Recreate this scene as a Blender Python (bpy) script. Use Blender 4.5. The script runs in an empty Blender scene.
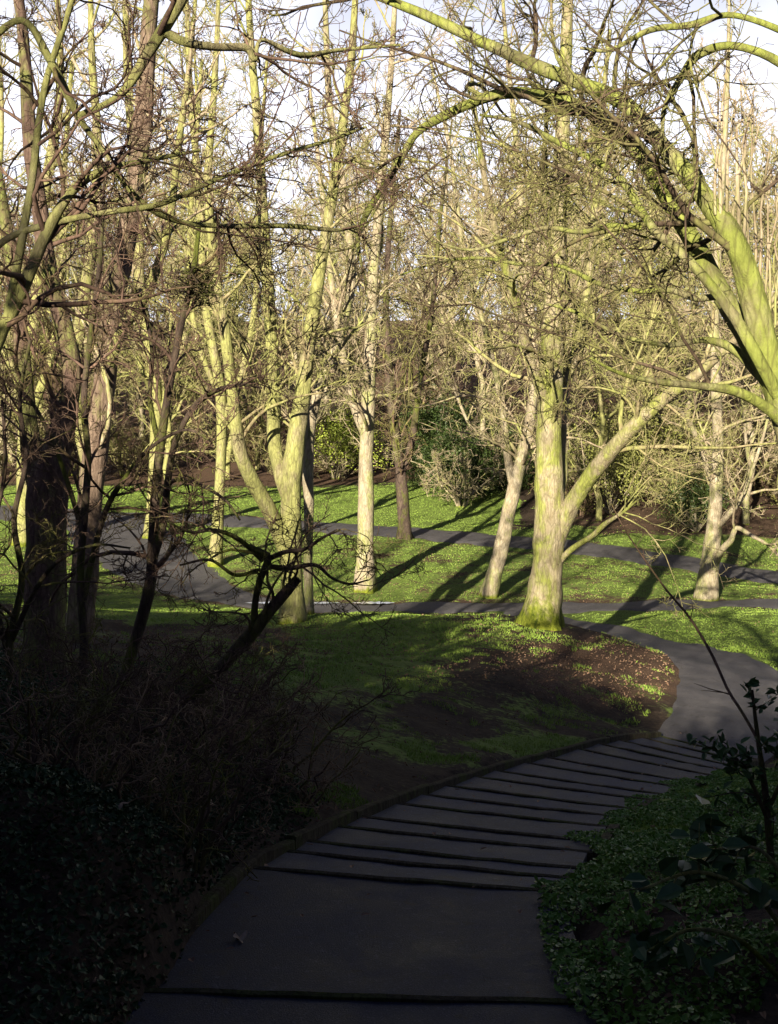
import bpy, math
import numpy as np
from mathutils import Vector, Matrix
R = math.radians
rng = np.random.default_rng(7)
scene = bpy.context.scene
COL = scene.collection

# ------------------------------------------------------------------ camera
F = 1280.0
PITCH = math.atan(102.0 / F)
cam_d = bpy.data.cameras.new('camera'); cam = bpy.data.objects.new('camera', cam_d); COL.objects.link(cam)
cam_d.lens = 45.0; cam_d.sensor_width = 36.0; cam_d.sensor_fit = 'AUTO'
cam_d.clip_start = 0.05; cam_d.clip_end = 3000
cam.location = (0, 0, 0); cam.rotation_euler = (math.pi / 2 - PITCH, 0, 0)
scene.camera = cam
scene.render.resolution_x = 778; scene.render.resolution_y = 1024

# ------------------------------------------------------------------ sky, sun, exposure
SUN_EL = 17.0
SUN_AZ = 18.0            # shadows run away from the camera, this many degrees to the right
world = bpy.data.worlds.new('World'); scene.world = world; world.use_nodes = True
wn = world.node_tree.nodes; wl = world.node_tree.links
bg = wn['Background']
sky = wn.new('ShaderNodeTexSky'); sky.sky_type = 'NISHITA'; sky.sun_disc = False
sky.sun_elevation = R(SUN_EL); sky.sun_rotation = R(180 + SUN_AZ)
sky.air_density = 1.0; sky.dust_density = 3.0; sky.ozone_density = 1.5
# thin bright haze low over the horizon, clear blue above
tc = wn.new('ShaderNodeTexCoord'); sp = wn.new('ShaderNodeSeparateXYZ'); wl.new(tc.outputs['Generated'], sp.inputs[0])
cn = wn.new('ShaderNodeTexNoise'); cn.inputs['Scale'].default_value = 5; cn.inputs['Detail'].default_value = 5; wl.new(tc.outputs['Generated'], cn.inputs['Vector'])
ad = wn.new('ShaderNodeMath'); ad.operation = 'MULTIPLY_ADD'; ad.inputs[1].default_value = -0.30; wl.new(cn.outputs['Fac'], ad.inputs[0]); wl.new(sp.outputs['Z'], ad.inputs[2])
hr = wn.new('ShaderNodeValToRGB'); hr.color_ramp.elements[0].position = 0.06; hr.color_ramp.elements[0].color = (1, 1, 1, 1)
hr.color_ramp.elements[1].position = 0.34; hr.color_ramp.elements[1].color = (0, 0, 0, 1); wl.new(ad.outputs[0], hr.inputs[0])
hm = wn.new('ShaderNodeMix'); hm.data_type = 'RGBA'; yr = wn.new('ShaderNodeMapRange'); yr.inputs[1].default_value = -0.1; yr.inputs[2].default_value = 0.75; wl.new(sp.outputs['Y'], yr.inputs[0])
ym = wn.new('ShaderNodeMath'); ym.operation = 'MULTIPLY'; wl.new(hr.outputs[0], ym.inputs[0]); wl.new(yr.outputs[0], ym.inputs[1])   # haze kept to the view direction, leaving less skylight on the foreground
wl.new(ym.outputs[0], hm.inputs[0]); sk = wn.new('ShaderNodeMix'); sk.data_type = 'RGBA'; sk.blend_type = 'MULTIPLY'; sk.inputs[0].default_value = 1; wl.new(sky.outputs[0], sk.inputs[6]); sk.inputs[7].default_value = (.25, .29, .50, 1)
wl.new(sk.outputs[2], hm.inputs[6]); hm.inputs[7].default_value = (10.4, 10.6, 12.2, 1)
wl.new(hm.outputs[2], bg.inputs[0]); bg.inputs[1].default_value = 0.05
sun_d = bpy.data.lights.new('sun', 'SUN'); sun = bpy.data.objects.new('sun', sun_d); COL.objects.link(sun)
sun_d.energy = 5.0; sun_d.angle = R(0.5); sun_d.color = (1.0, 0.9, 0.72)
sd = Vector((math.sin(R(SUN_AZ)) * math.cos(R(SUN_EL)), math.cos(R(SUN_AZ)) * math.cos(R(SUN_EL)), -math.sin(R(SUN_EL))))
sun.rotation_euler = sd.to_track_quat('-Z', 'Y').to_euler()
scene.view_settings.view_transform = 'Standard'
scene.view_settings.look = 'None'
scene.view_settings.gamma = 1.0
scene.view_settings.exposure = 1.35

# ------------------------------------------------------------------ pixel -> world
def ray(px, py):
    u = (px - 389.0) / F; v = (512.0 - py) / F
    c, s = math.cos(PITCH), math.sin(PITCH)
    return np.array([u, c + v * s, v * c - s])
def P(px, py, Y):
    d = ray(px, py); return d * (Y / d[1])
def PZ(px, py, z):
    d = ray(px, py); return d * (z / d[2])

# ------------------------------------------------------------------ materials
def new_mat(name, rough=0.85, spec=0.2):
    m = bpy.data.materials.new(name); m.use_nodes = True
    nt = m.node_tree; b = nt.nodes['Principled BSDF']
    b.inputs['Roughness'].default_value = rough
    b.inputs['Specular IOR Level'].default_value = spec
    return m, nt, b
def tex_noise(nt, scale, detail=4, rough=0.55, vec=None, dist=0.0):
    n = nt.nodes.new('ShaderNodeTexNoise'); n.inputs['Scale'].default_value = scale
    n.inputs['Detail'].default_value = detail; n.inputs['Roughness'].default_value = rough
    n.inputs['Distortion'].default_value = dist
    if vec is not None: nt.links.new(vec, n.inputs['Vector'])
    return n.outputs['Fac']
def ramp(nt, fac, stops):
    r = nt.nodes.new('ShaderNodeValToRGB'); e = r.color_ramp.elements
    while len(e) < len(stops): e.new(0.5)
    for el, (p, c) in zip(e, stops):
        el.position = p; el.color = (*c, 1) if not isinstance(c, float) else (c, c, c, 1)
    nt.links.new(fac, r.inputs[0]); return r.outputs[0]
def mixc(nt, fac, a, b, mode='MIX'):
    m = nt.nodes.new('ShaderNodeMix'); m.data_type = 'RGBA'; m.blend_type = mode
    for i, v in ((0, fac), (6, a), (7, b)):
        if isinstance(v, (int, float)): m.inputs[i].default_value = v
        elif isinstance(v, tuple): m.inputs[i].default_value = (*v, 1)
        else: nt.links.new(v, m.inputs[i])
    return m.outputs[2]
def bump(nt, bsdf, h, strength, dist):
    b = nt.nodes.new('ShaderNodeBump'); b.inputs['Strength'].default_value = strength
    b.inputs['Distance'].default_value = dist
    nt.links.new(h, b.inputs['Height']); nt.links.new(b.outputs[0], bsdf.inputs['Normal'])
def wpos(nt, scale=(1, 1, 1)):
    g = nt.nodes.new('ShaderNodeNewGeometry'); mp = nt.nodes.new('ShaderNodeMapping')
    mp.inputs['Scale'].default_value = scale
    nt.links.new(g.outputs['Position'], mp.inputs[0]); return mp.outputs[0]

def bark(name, light, dark, moss, moss_amt, scale=1.0, bstr=0.6, foot=0.0):
    m, nt, b = new_mat(name, 0.9, 0.12)
    v = wpos(nt, (1, 1, 0.45))
    f1 = tex_noise(nt, 8 * scale, 9, 0.78, v, 0.6)
    base = ramp(nt, f1, [(0.34, dark), (0.52, tuple(0.5 * (a + c) for a, c in zip(light, dark))), (0.66, light)])
    f2 = tex_noise(nt, 2.3, 8, 0.75, wpos(nt, (1, 1, 0.5)), 0.3)
    lo = 0.62 - 0.25 * moss_amt
    mm = ramp(nt, f2, [(lo - 0.06, 0.0), (lo + 0.07, 1.0)])
    mossc = mixc(nt, ramp(nt, f1, [(0.35, 0.0), (0.65, 1.0)]), tuple(c * 0.5 for c in moss), moss)
    col = mixc(nt, mm, base, mossc)
    vc = nt.nodes.new('ShaderNodeTexVoronoi'); vc.feature = 'DISTANCE_TO_EDGE'; vc.inputs['Scale'].default_value = 16 * scale
    nt.links.new(wpos(nt, (1, 1, 0.22)), vc.inputs['Vector'])
    crack = ramp(nt, vc.outputs['Distance'], [(0.0, 0.45), (0.12, 0.0)])
    col = mixc(nt, crack, col, tuple(c * 0.45 for c in dark))
    if foot:
        tc = nt.nodes.new('ShaderNodeTexCoord'); sp = nt.nodes.new('ShaderNodeSeparateXYZ'); nt.links.new(tc.outputs['Object'], sp.inputs[0])
        ma = nt.nodes.new('ShaderNodeMath'); ma.operation = 'MULTIPLY_ADD'; ma.inputs[1].default_value = 2.4 * foot; nt.links.new(f2, ma.inputs[0])
        mz = nt.nodes.new('ShaderNodeMath'); mz.operation = 'MULTIPLY'; mz.inputs[1].default_value = -1.0; nt.links.new(sp.outputs['Z'], mz.inputs[0])
        nt.links.new(mz.outputs[0], ma.inputs[2])
        col = mixc(nt, ramp(nt, ma.outputs[0], [(0.55 * foot, 0.0), (1.0 * foot, 1.0)]), col, mixc(nt, ramp(nt, f1, [(0.4, 0.0), (0.62, 1.0)]), (0.05, 0.07, 0.008), (0.24, 0.27, 0.03)))
    nt.links.new(col, b.inputs['Base Color'])
    bstr = bstr * 1.5
    f3 = tex_noise(nt, 26 * scale, 8, 0.75, v, 0.5)
    bump(nt, b, mixc(nt, 0.4, f3, vc.outputs['Distance']), bstr, 0.05)
    return m
M = {}
M['bark_moss'] = bark('mossy_bark', (0.40, 0.36, 0.20), (0.16, 0.13, 0.07), (0.40, 0.40, 0.14), 0.7, foot=.25)
M['bark_main'] = bark('mossy_main_bark', (0.44, 0.38, 0.25), (0.20, 0.16, 0.09), (0.35, 0.38, 0.09), 0.45, foot=.85)
M['bark_lime'] = bark('lime_mossy_bark', (0.37, 0.35, 0.18), (0.17, 0.14, 0.07), (0.35, 0.39, 0.09), 0.6)
M['bark_base'] = bark('moss_cushion', (0.18, 0.22, 0.03), (0.05, 0.07, 0.01), (0.22, 0.27, 0.02), 0.95, 2.0)
M['bark_pale'] = bark('pale_bark', (0.48, 0.42, 0.30), (0.24, 0.19, 0.12), (0.38, 0.40, 0.14), 0.3, foot=.2)
M['bark_pink'] = bark('pinkish_bark', (0.30, 0.22, 0.16), (0.11, 0.075, 0.055), (0.22, 0.24, 0.07), 0.2)
M['bark_shade'] = bark('shaded_brown_bark', (0.22, 0.15, 0.11), (0.08, 0.05, 0.04), (0.24, 0.26, 0.08), 0.35)  # bark colour darkened to carry the shade on the left trunk
M['bark_dark'] = bark('dark_bark', (0.15, 0.11, 0.08), (0.05, 0.035, 0.03), (0.14, 0.16, 0.03), 0.35)
M['twig_pale'] = bark('pale_twig', (0.50, 0.42, 0.29), (0.22, 0.16, 0.10), (0.36, 0.38, 0.12), 0.35, 1, 0.2)
M['twig_moss'] = bark('mossy_twig', (0.42, 0.36, 0.20), (0.15, 0.11, 0.06), (0.36, 0.37, 0.12), 0.5, 1, 0.2)
M['twig_red'] = bark('reddish_twig', (0.22, 0.14, 0.10), (0.07, 0.045, 0.035), (0.16, 0.13, 0.05), 0.25, 1, 0.2)
M['twig_brown'] = bark('brown_twig', (0.22, 0.15, 0.10), (0.08, 0.05, 0.04), (0.26, 0.27, 0.06), 0.35, 1, 0.2)
M['twig_dark'] = bark('dark_twig', (0.17, 0.12, 0.08), (0.05, 0.034, 0.025), (0.28, 0.28, 0.09), 0.4, 1, 0.2)
M['dead'] = bark('dead_stalk', (0.42, 0.30, 0.18), (0.22, 0.14, 0.08), (0.3, 0.24, 0.12), 0.2, 1, 0.2)

def leaf_mat(name, a, b_, rough=0.5, spec=0.4, trans=0.0, sc=3.0):
    m, nt, b = new_mat(name, rough, spec)
    f = tex_noise(nt, sc, 3, 0.6, wpos(nt)); f2 = tex_noise(nt, sc * 14, 2, 0.6, wpos(nt))
    c = mixc(nt, ramp(nt, f, [(0.35, 0.0), (0.65, 1.0)]), a, b_)
    c = mixc(nt, ramp(nt, f2, [(0.3, 0.0), (0.75, 0.4)]), c, tuple(min(1, x * 1.6) for x in b_))
    nt.links.new(c, b.inputs['Base Color'])
    if trans:
        b.inputs['Transmission Weight'].default_value = 0.0
        b.inputs['Subsurface Weight'].default_value = 0.0
    return m
M['grass'] = leaf_mat('grass_blade', (0.15, 0.25, 0.03), (0.24, 0.33, 0.06), 0.65, 0.2, sc=1.3)
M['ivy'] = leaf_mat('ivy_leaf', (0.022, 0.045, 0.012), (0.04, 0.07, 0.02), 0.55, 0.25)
M['weed'] = leaf_mat('weed_leaf', (0.07, 0.16, 0.02), (0.12, 0.23, 0.03), 0.5, 0.3)
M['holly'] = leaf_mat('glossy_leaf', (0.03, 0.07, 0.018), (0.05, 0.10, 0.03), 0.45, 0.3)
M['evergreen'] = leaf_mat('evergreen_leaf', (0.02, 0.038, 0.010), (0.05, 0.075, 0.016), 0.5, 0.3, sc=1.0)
M['lime'] = leaf_mat('lime_leaf', (0.20, 0.26, 0.03), (0.32, 0.38, 0.06), 0.5, 0.3, sc=1.0)
M['olive'] = leaf_mat('olive_leaf', (0.13, 0.14, 0.035), (0.22, 0.23, 0.06), 0.6, 0.2, sc=1.0)
M['litter'] = leaf_mat('fallen_leaf', (0.15, 0.085, 0.055), (0.26, 0.17, 0.11), 0.8, 0.1, sc=6)
M['paleleaf'] = leaf_mat('pale_leaf', (0.38, 0.26, 0.16), (0.45, 0.34, 0.22), 0.8, 0.1, sc=6)

def ground_mat():
    m, nt, b = new_mat('ground_cover_soil', 0.95, 0.1)
    at = nt.nodes.new('ShaderNodeAttribute'); at.attribute_name = 'grass'
    at2 = nt.nodes.new('ShaderNodeAttribute'); at2.attribute_name = 'litter'
    v = wpos(nt)
    n1 = tex_noise(nt, 14, 6, 0.7, v); n2 = tex_noise(nt, 1.1, 5, 0.65, v); n3 = tex_noise(nt, 60, 3, 0.6, v)
    soil = ramp(nt, n1, [(0.3, (0.022, 0.016, 0.012)), (0.55, (0.055, 0.04, 0.028)), (0.75, (0.10, 0.07, 0.045))])
    lit = ramp(nt, n3, [(0.35, (0.045, 0.027, 0.018)), (0.5, (0.10, 0.062, 0.04)), (0.65, (0.20, 0.13, 0.085))])
    c = mixc(nt, at2.outputs['Fac'], soil, lit)
    gr = ramp(nt, n1, [(0.3, (0.07, 0.10, 0.02)), (0.5, (0.14, 0.20, 0.04)), (0.75, (0.24, 0.28, 0.09))])
    mth = nt.nodes.new('ShaderNodeMath'); mth.operation = 'ADD'
    nt.links.new(at.outputs['Fac'], mth.inputs[0])
    m2 = nt.nodes.new('ShaderNodeMath'); m2.operation = 'MULTIPLY_ADD'; m2.inputs[1].default_value = 2.2; m2.inputs[2].default_value = -1.1
    nt.links.new(n2, m2.inputs[0])
    m3 = nt.nodes.new('ShaderNodeMath'); m3.operation = 'MULTIPLY_ADD'; m3.inputs[1].default_value = 1.5; m3.inputs[2].default_value = -.75
    nt.links.new(n1, m3.inputs[0])
    m4 = nt.nodes.new('ShaderNodeMath'); m4.operation = 'ADD'; nt.links.new(m2.outputs[0], m4.inputs[0]); nt.links.new(m3.outputs[0], m4.inputs[1])
    nt.links.new(m4.outputs[0], mth.inputs[1])
    c = mixc(nt, ramp(nt, mth.outputs[0], [(0.35, 0.0), (0.6, 1.0)]), c, gr)
    nt.links.new(c, b.inputs['Base Color'])
    bump(nt, b, n1, 0.7, 0.035)
    return m
M['ground'] = ground_mat()
def asphalt(name, lo, hi, worn=0.5):
    m, nt, b = new_mat(name, 0.75, 0.35)
    v = wpos(nt)
    n1 = tex_noise(nt, 2.6, 9, 0.8, v, 0.4); n2 = tex_noise(nt, 130, 3, 0.7, v); n3 = tex_noise(nt, 9, 6, 0.7, v, 0.5)
    c = mixc(nt, ramp(nt, n1, [(0.40, 0.0), (0.60, 1.0)]), lo, hi)
    n4 = tex_noise(nt, 0.7, 3, 0.5, v); c = mixc(nt, ramp(nt, n4, [(0.45, 0.0), (0.5, 0.35)]), c, lo)
    n5 = tex_noise(nt, 24, 4, 0.7, v); c = mixc(nt, ramp(nt, n5, [(0.60, 0.0), (0.68, 0.6)]), c, tuple(x * 1.7 for x in hi))
    c = mixc(nt, ramp(nt, n2, [(0.55, 0.0), (0.68, worn)]), c, tuple(x * 2.0 for x in hi))
    c = mixc(nt, ramp(nt, n3, [(0.56, 0.0), (0.66, 0.75)]), c, (0.03, 0.026, 0.018))
    nt.links.new(c, b.inputs['Base Color'])
    r = ramp(nt, n1, [(0.3, 0.55), (0.7, 0.9)]); nt.links.new(r, b.inputs['Roughness'])
    bump(nt, b, n2, 0.6, 0.01)
    return m
M['asphalt'] = asphalt('path_asphalt', (0.060, 0.056, 0.060), (0.105, 0.098, 0.098))
M['tread'] = asphalt('step_asphalt_shade', (0.020, 0.024, 0.038), (0.052, 0.056, 0.084), 0.9)  # blue tint of the open shade mixed into the asphalt colour
M['landing'] = asphalt('landing_asphalt_shade', (0.009, 0.011, 0.018), (0.034, 0.037, 0.056), 0.9)  # tread asphalt again, darkened to paint in the shade nearest the camera
M['timber'] = bark('weathered_timber', (0.10, 0.085, 0.055), (0.035, 0.028, 0.018), (0.08, 0.10, 0.025), 0.3, 1.5)
m, nt, b = new_mat('puddle_sky_glint', 0.15, 1.0); b.inputs['Base Color'].default_value = (0.55, 0.60, 0.70, 1); M['water'] = m  # pale blue base colour stands in for sky reflected in the water
m, nt, b = new_mat('pale_curb', 0.8); b.inputs['Base Color'].default_value = (0.35, 0.33, 0.30, 1); M['stone'] = m

# ------------------------------------------------------------------ object helpers
def tag(o, label=None, cat=None, group=None, kind=None):
    if label: o['label'] = label
    if cat: o['category'] = cat
    if group: o['group'] = group
    if kind: o['kind'] = kind
    return o
def empty(name, loc, label, cat, group=None):
    o = bpy.data.objects.new(name, None); COL.objects.link(o); o.location = tuple(loc)
    o.empty_display_size = 0.2
    return tag(o, label, cat, group)
class MB:
    def __init__(s): s.v = []; s.f = []; s.n = 0
    def add(s, v, f):
        v = np.asarray(v, float).reshape(-1, 3); f = np.asarray(f, np.int64)
        s.v.append(v); s.f.append(f + s.n); s.n += len(v)
    def build(s, name, mat, parent=None, origin=(0, 0, 0), smooth=True):
        me = bpy.data.meshes.new(name)
        v = np.concatenate(s.v) - np.asarray(origin, float)
        me.vertices.add(len(v)); me.vertices.foreach_set('co', v.astype(np.float32).ravel())
        tot = [np.full(len(f), f.shape[1], np.int32) for f in s.f]
        tot = np.concatenate(tot); idx = np.concatenate([f.ravel() for f in s.f]).astype(np.int32)
        st = np.concatenate([[0], np.cumsum(tot)[:-1]]).astype(np.int32)
        me.loops.add(len(idx)); me.loops.foreach_set('vertex_index', idx)
        me.polygons.add(len(tot)); me.polygons.foreach_set('loop_start', st); me.polygons.foreach_set('loop_total', tot)
        me.polygons.foreach_set('use_smooth', np.full(len(tot), smooth, bool))
        me.update(calc_edges=True); me.validate()
        me.materials.append(mat)
        o = bpy.data.objects.new(name, me); COL.objects.link(o)
        if parent is not None: o.parent = parent
        return o
def norm(a): return a / np.maximum(np.linalg.norm(a, axis=-1, keepdims=True), 1e-9)
def tubes(mb, pts, rad, k, flare=None, rough=0.0):
    """pts (M,P,3), rad (M,P)"""
    Mn, Pn = rad.shape
    T = norm(np.gradient(pts, axis=1))
    mean = norm(pts[:, -1] - pts[:, 0])
    ax = np.where(np.abs(mean[:, :1]) < 0.7, np.array([[1.0, 0, 0]]), np.array([[0, 1.0, 0]]))
    ref = norm(np.cross(mean, ax))[:, None, :]
    N = norm(ref - (ref * T).sum(-1, keepdims=True) * T); B = np.cross(T, N)
    th = np.arange(k) * 2 * math.pi / k
    rr = rad[:, :, None] * np.ones(k)
    if rough:
        ph = rng.uniform(0, 6.28, (6,))
        s = np.linspace(0, 1, Pn)[None, :, None] * Pn * 0.6
        rr = rr * (1 + rough * (np.sin(th * 2 + ph[0] + s * 1.1) + 0.7 * np.sin(th * 3 + ph[1] - s * 1.9) + 0.5 * np.sin(s * 3.1 + ph[2] + th) + 0.5 * np.sin(th * 5 + ph[3] + s * 0.6)))
    if flare is not None:
        rr = rr * (1 + flare[None, :, None] * (0.35 + 0.65 * np.maximum(0, np.cos(th * 5 + 0.7)) ** 1.5 + 0.25 * np.cos(th * 3 + 2)))
    v = pts[:, :, None, :] + rr[..., None] * (np.cos(th)[:, None] * N[:, :, None, :] + np.sin(th)[:, None] * B[:, :, None, :])
    i = np.arange(Pn - 1)[:, None]; j = np.arange(k)[None, :]
    q = np.stack([i * k + j, i * k + (j + 1) % k, (i + 1) * k + (j + 1) % k, (i + 1) * k + j], -1).reshape(-1, 4)
    f = (np.arange(Mn) * Pn * k)[:, None, None] + q[None]
    mb.add(v.reshape(-1, 3), f.reshape(-1, 4))
def catmull(pts, n):
    p = np.asarray(pts, float); p = np.vstack([2 * p[0] - p[1], p, 2 * p[-1] - p[-2]])
    seg = len(p) - 3; t = np.linspace(0, seg, n); i = np.minimum(t.astype(int), seg - 1); u = (t - i)[:, None]
    a, b, c, d = p[i], p[i + 1], p[i + 2], p[i + 3]
    return 0.5 * (2 * b + (c - a) * u + (2 * a - 5 * b + 4 * c - d) * u ** 2 + (3 * b - a - 3 * c + d) * u ** 3)
def grow(pts, rad, n, t0, t1, ang, length, Pn, wander, up, rs, rmin, taper=0.75, lenfall=0.45, flat=0.0):
    """children of the given branches; length = absolute mean length or negative = ratio of parent"""
    Mn, Pp = rad.shape
    n = np.broadcast_to(np.asarray(n), (Mn,)) if not np.isscalar(n) else np.full(Mn, n)
    src = np.repeat(np.arange(Mn), n); K = len(src)
    if K == 0: return np.zeros((0, Pn, 3)), np.zeros((0, Pn))
    t = rng.uniform(t0, t1, K); x = t * (Pp - 1); i = np.minimum(x.astype(int), Pp - 2); u = (x - i)
    pos = pts[src, i] * (1 - u)[:, None] + pts[src, i + 1] * u[:, None]
    r0 = rad[src, i] * (1 - u) + rad[src, i + 1] * u
    T = norm(pts[src, i + 1] - pts[src, i])
    rnd = rng.normal(size=(K, 3)); rnd[:, 2] *= (1 - flat)
    Nn = norm(rnd - (rnd * T).sum(-1, keepdims=True) * T)
    a = R(1) * rng.normal(ang, 12, K)
    d = np.cos(a)[:, None] * T + np.sin(a)[:, None] * Nn
    plen = np.linalg.norm(np.diff(pts, axis=1), axis=2).sum(1)[src]
    L = (plen * -length if length < 0 else np.full(K, length)) * rng.uniform(0.55, 1.35, K) * (1 - lenfall * t)
    out = np.zeros((K, Pn, 3)); out[:, 0] = pos; step = (L / (Pn - 1))[:, None]
    bias = rng.normal(size=(K, 3)) * wander * 0.5
    for s in range(1, Pn):
        d = norm(d + rng.normal(size=(K, 3)) * wander + bias + np.array([0, 0, up]))
        out[:, s] = out[:, s - 1] + d * step
    r = np.maximum(np.minimum(r0 * rs, L * 0.013 + rmin), rmin)
    tt = np.linspace(0, 1, Pn)
    rr = np.maximum(r[:, None] * (1 - taper * tt), rmin * 0.75)
    return out, rr
def resample(pts, rad, Pn):
    t = np.linspace(0, len(pts) - 1, Pn); i = np.minimum(t.astype(int), len(pts) - 2); u = t - i
    return pts[i] * (1 - u)[:, None] + pts[i + 1] * u[:, None], rad[i] * (1 - u) + rad[i + 1] * u

def crown_mesh(stems, spec, mb):
    """stems list of (pts, rad) -> adds branch levels to mb"""
    P0, R0 = zip(*[resample(p, r, 24) for p, r in stems])
    pts, rad = np.stack(P0), np.stack(R0)
    lens = np.linalg.norm(np.diff(pts, axis=1), axis=2).sum(1)
    n = np.maximum(1, (lens * spec['n1']).astype(int))
    rm = spec['rmin']
    a, ar = grow(pts, rad, n, spec.get('t0', 0.3), 1.0, spec.get('ang', 50), spec['L1'], 9, spec['w'], spec['up'], 0.5, rm * 1.6)
    tubes(mb, a, ar, 6)
    b, br = grow(a, ar, spec.get('n2', 5), 0.15, 1.0, 45, -0.5, 7, spec['w'] * 1.2, spec['up'] * 0.7, 0.6, rm * 1.2)
    tubes(mb, b, br, 5)
    c, cr = grow(b, br, spec.get('n3', 5), 0.1, 1.0, 45, -0.5, 5, spec['w'] * 1.3, spec['up'] * 0.5, 0.6, rm)
    tubes(mb, c, cr, 4)
    if spec.get('n4', 4):
        d, dr = grow(c, cr, spec.get('n4', 4), 0.1, 1.0, 45, -0.6, 4, spec['w'] * 1.3, spec['up'] * 0.3, 0.7, rm * 0.8)
        tubes(mb, d, dr, 3)
def leaves(mb, pos, size, upb=0.5, fold=0.25, asp=0.6):
    K = len(pos); size = np.broadcast_to(size, (K,))[:, None]
    nrm = norm(rng.normal(size=(K, 3)) + np.array([0, 0, upb]) * 2)
    a = norm(np.cross(nrm, rng.normal(size=(K, 3)))); b = np.cross(nrm, a)
    base = pos - a * size * 0.5; tip = pos + a * size * 0.5
    def sd(sg, al, wd): return pos + a * size * al + sg * b * size * asp * wd + nrm * size * fold * wd
    v = np.stack([base, sd(1, -0.22, 0.42), sd(1, 0.15, 0.36), tip, sd(-1, 0.15, 0.36), sd(-1, -0.22, 0.42)], 1).reshape(-1, 3)
    o = np.arange(K) * 6
    mb.add(v, np.concatenate([np.stack([o, o + 1, o + 2, o + 3], 1), np.stack([o, o + 3, o + 4, o + 5], 1)]))

# ------------------------------------------------------------------ terrain
STEP = [((128, 990), (600, 1003), -2.12)]
_L = [(250, 867), (290, 848), (325, 830), (362, 815), (400, 801), (438, 787), (470, 777), (503, 767), (540, 758), (575, 749), (605, 741), (634, 738), (660, 736)]
_R = [(560, 892), (573, 876), (584, 856), (596, 840), (608, 824), (625, 810), (644, 800), (664, 791), (686, 783), (708, 775), (726, 768), (742, 763), (756, 759)]
_t = np.linspace(0, 12, 17); _t[1:-1] += 0.10 * np.array([1, -1, .3, -.8, 1, .2, -.6, .9, -.4, .5, -1, .6, 0, -.5, .4])
for t_ in _t:
    _l = tuple(np.interp(t_, range(13), [p[k] for p in _L]) for k in (0, 1)); _r = tuple(np.interp(t_, range(13), [p[k] for p in _R]) for k in (0, 1))
    STEP.append((_l, _r, -2.3 - 0.15 * t_))
SL = np.array([PZ(*l, z) for l, r, z in STEP]); SR = np.array([PZ(*r, z) for l, r, z in STEP])
CTRL = [P(*c) for c in [
    (0, 800, 5), (100, 800, 6), (200, 760, 8), (300, 700, 13), (350, 650, 19), (400, 615, 25), (250, 640, 20), (330, 616, 25), (460, 616, 24.5),
    (20, 600, 25), (70, 680, 12), (0, 690, 10), (130, 640, 16), (190, 645, 21.5), (200, 614, 28), (130, 612, 27), (250, 625, 24), (-100, 600, 25), (-200, 800, 5),
    (542, 626, 22), (500, 616, 24.5), (600, 634, 22), (480, 690, 16), (420, 720, 13.5), (560, 690, 17), (640, 680, 19), (300, 780, 9.0), (600, 715, 16.8), (680, 715, 17.2), (400, 760, 11.2),
    (620, 955, 4.9), (700, 890, 6), (778, 900, 5.2), (778, 800, 10), (700, 830, 9), (850, 800, 9), (830, 760, 13),
    (740, 715, 18), (735, 685, 20), (695, 660, 23), (655, 645, 25.5), (610, 633, 27.5), (570, 626, 29), (778, 690, 20), (778, 650, 24), (850, 660, 24), (700, 622, 29), (778, 616, 30), (900, 625, 29), (640, 622, 29.5),
    (778, 604, 33), (600, 608, 33), (450, 608, 33.3), (300, 608, 33.5), (240, 601, 34.5), (200, 592, 36), (165, 575, 39), (140, 555, 42), (120, 537, 46), (900, 602, 33),
    (130, 518, 50), (200, 517, 51), (300, 526, 49), (400, 532, 47), (500, 541, 45), (600, 551, 43), (700, 566, 40.5), (778, 578, 39), (900, 590, 38),
    (300, 570, 39), (400, 570, 39), (500, 575, 38), (640, 580, 37), (740, 592, 35.5),
    (250, 492, 62), (120, 490, 62), (0, 492, 62), (400, 500, 57), (350, 485, 66), (500, 520, 52), (450, 506, 56), (-80, 540, 45), (20, 560, 38), (-200, 560, 38),
    (650, 532, 47), (650, 515, 51), (778, 552, 44), (778, 530, 48), (560, 520, 51)]]
CTRL += [l for l in SL[1:]] + [r for r in SR[1:]] + [np.array(c, float) for c in [
    (0, 0, -1.72), (-2, 0, -1.55), (2, 0, -1.85), (0, 3, -2.0), (-1.6, 4, -1.8), (0, -8, -0.6), (-10, -8, 0.2), (10, -8, -1), (0, -20, 2), (-25, -20, 3.5), (25, -20, 1),
    (-12, 5, -0.9), (-14, 15, -2.0), (12, 6, -1.8), (14, 15, -3.4), (-30, 30, -2.5), (30, 30, -4.3),
    (0, 78, -2.8), (30, 60, -2.3), (-30, 78, -2.8), (20, 75, 0.5), (-60, 60, -3), (60, 60, -1),
    (0, 110, 3), (-50, 110, 3), (50, 110, 5), (0, 150, 9), (-90, 150, 9), (90, 150, 10), (-90, 0, 0), (90, 0, -2), (0, -60, 6), (-90, -60, 6), (90, -60, 4), (100, 100, 5), (-100, 100, 3)]]
CTRL = np.array(CTRL)
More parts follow.
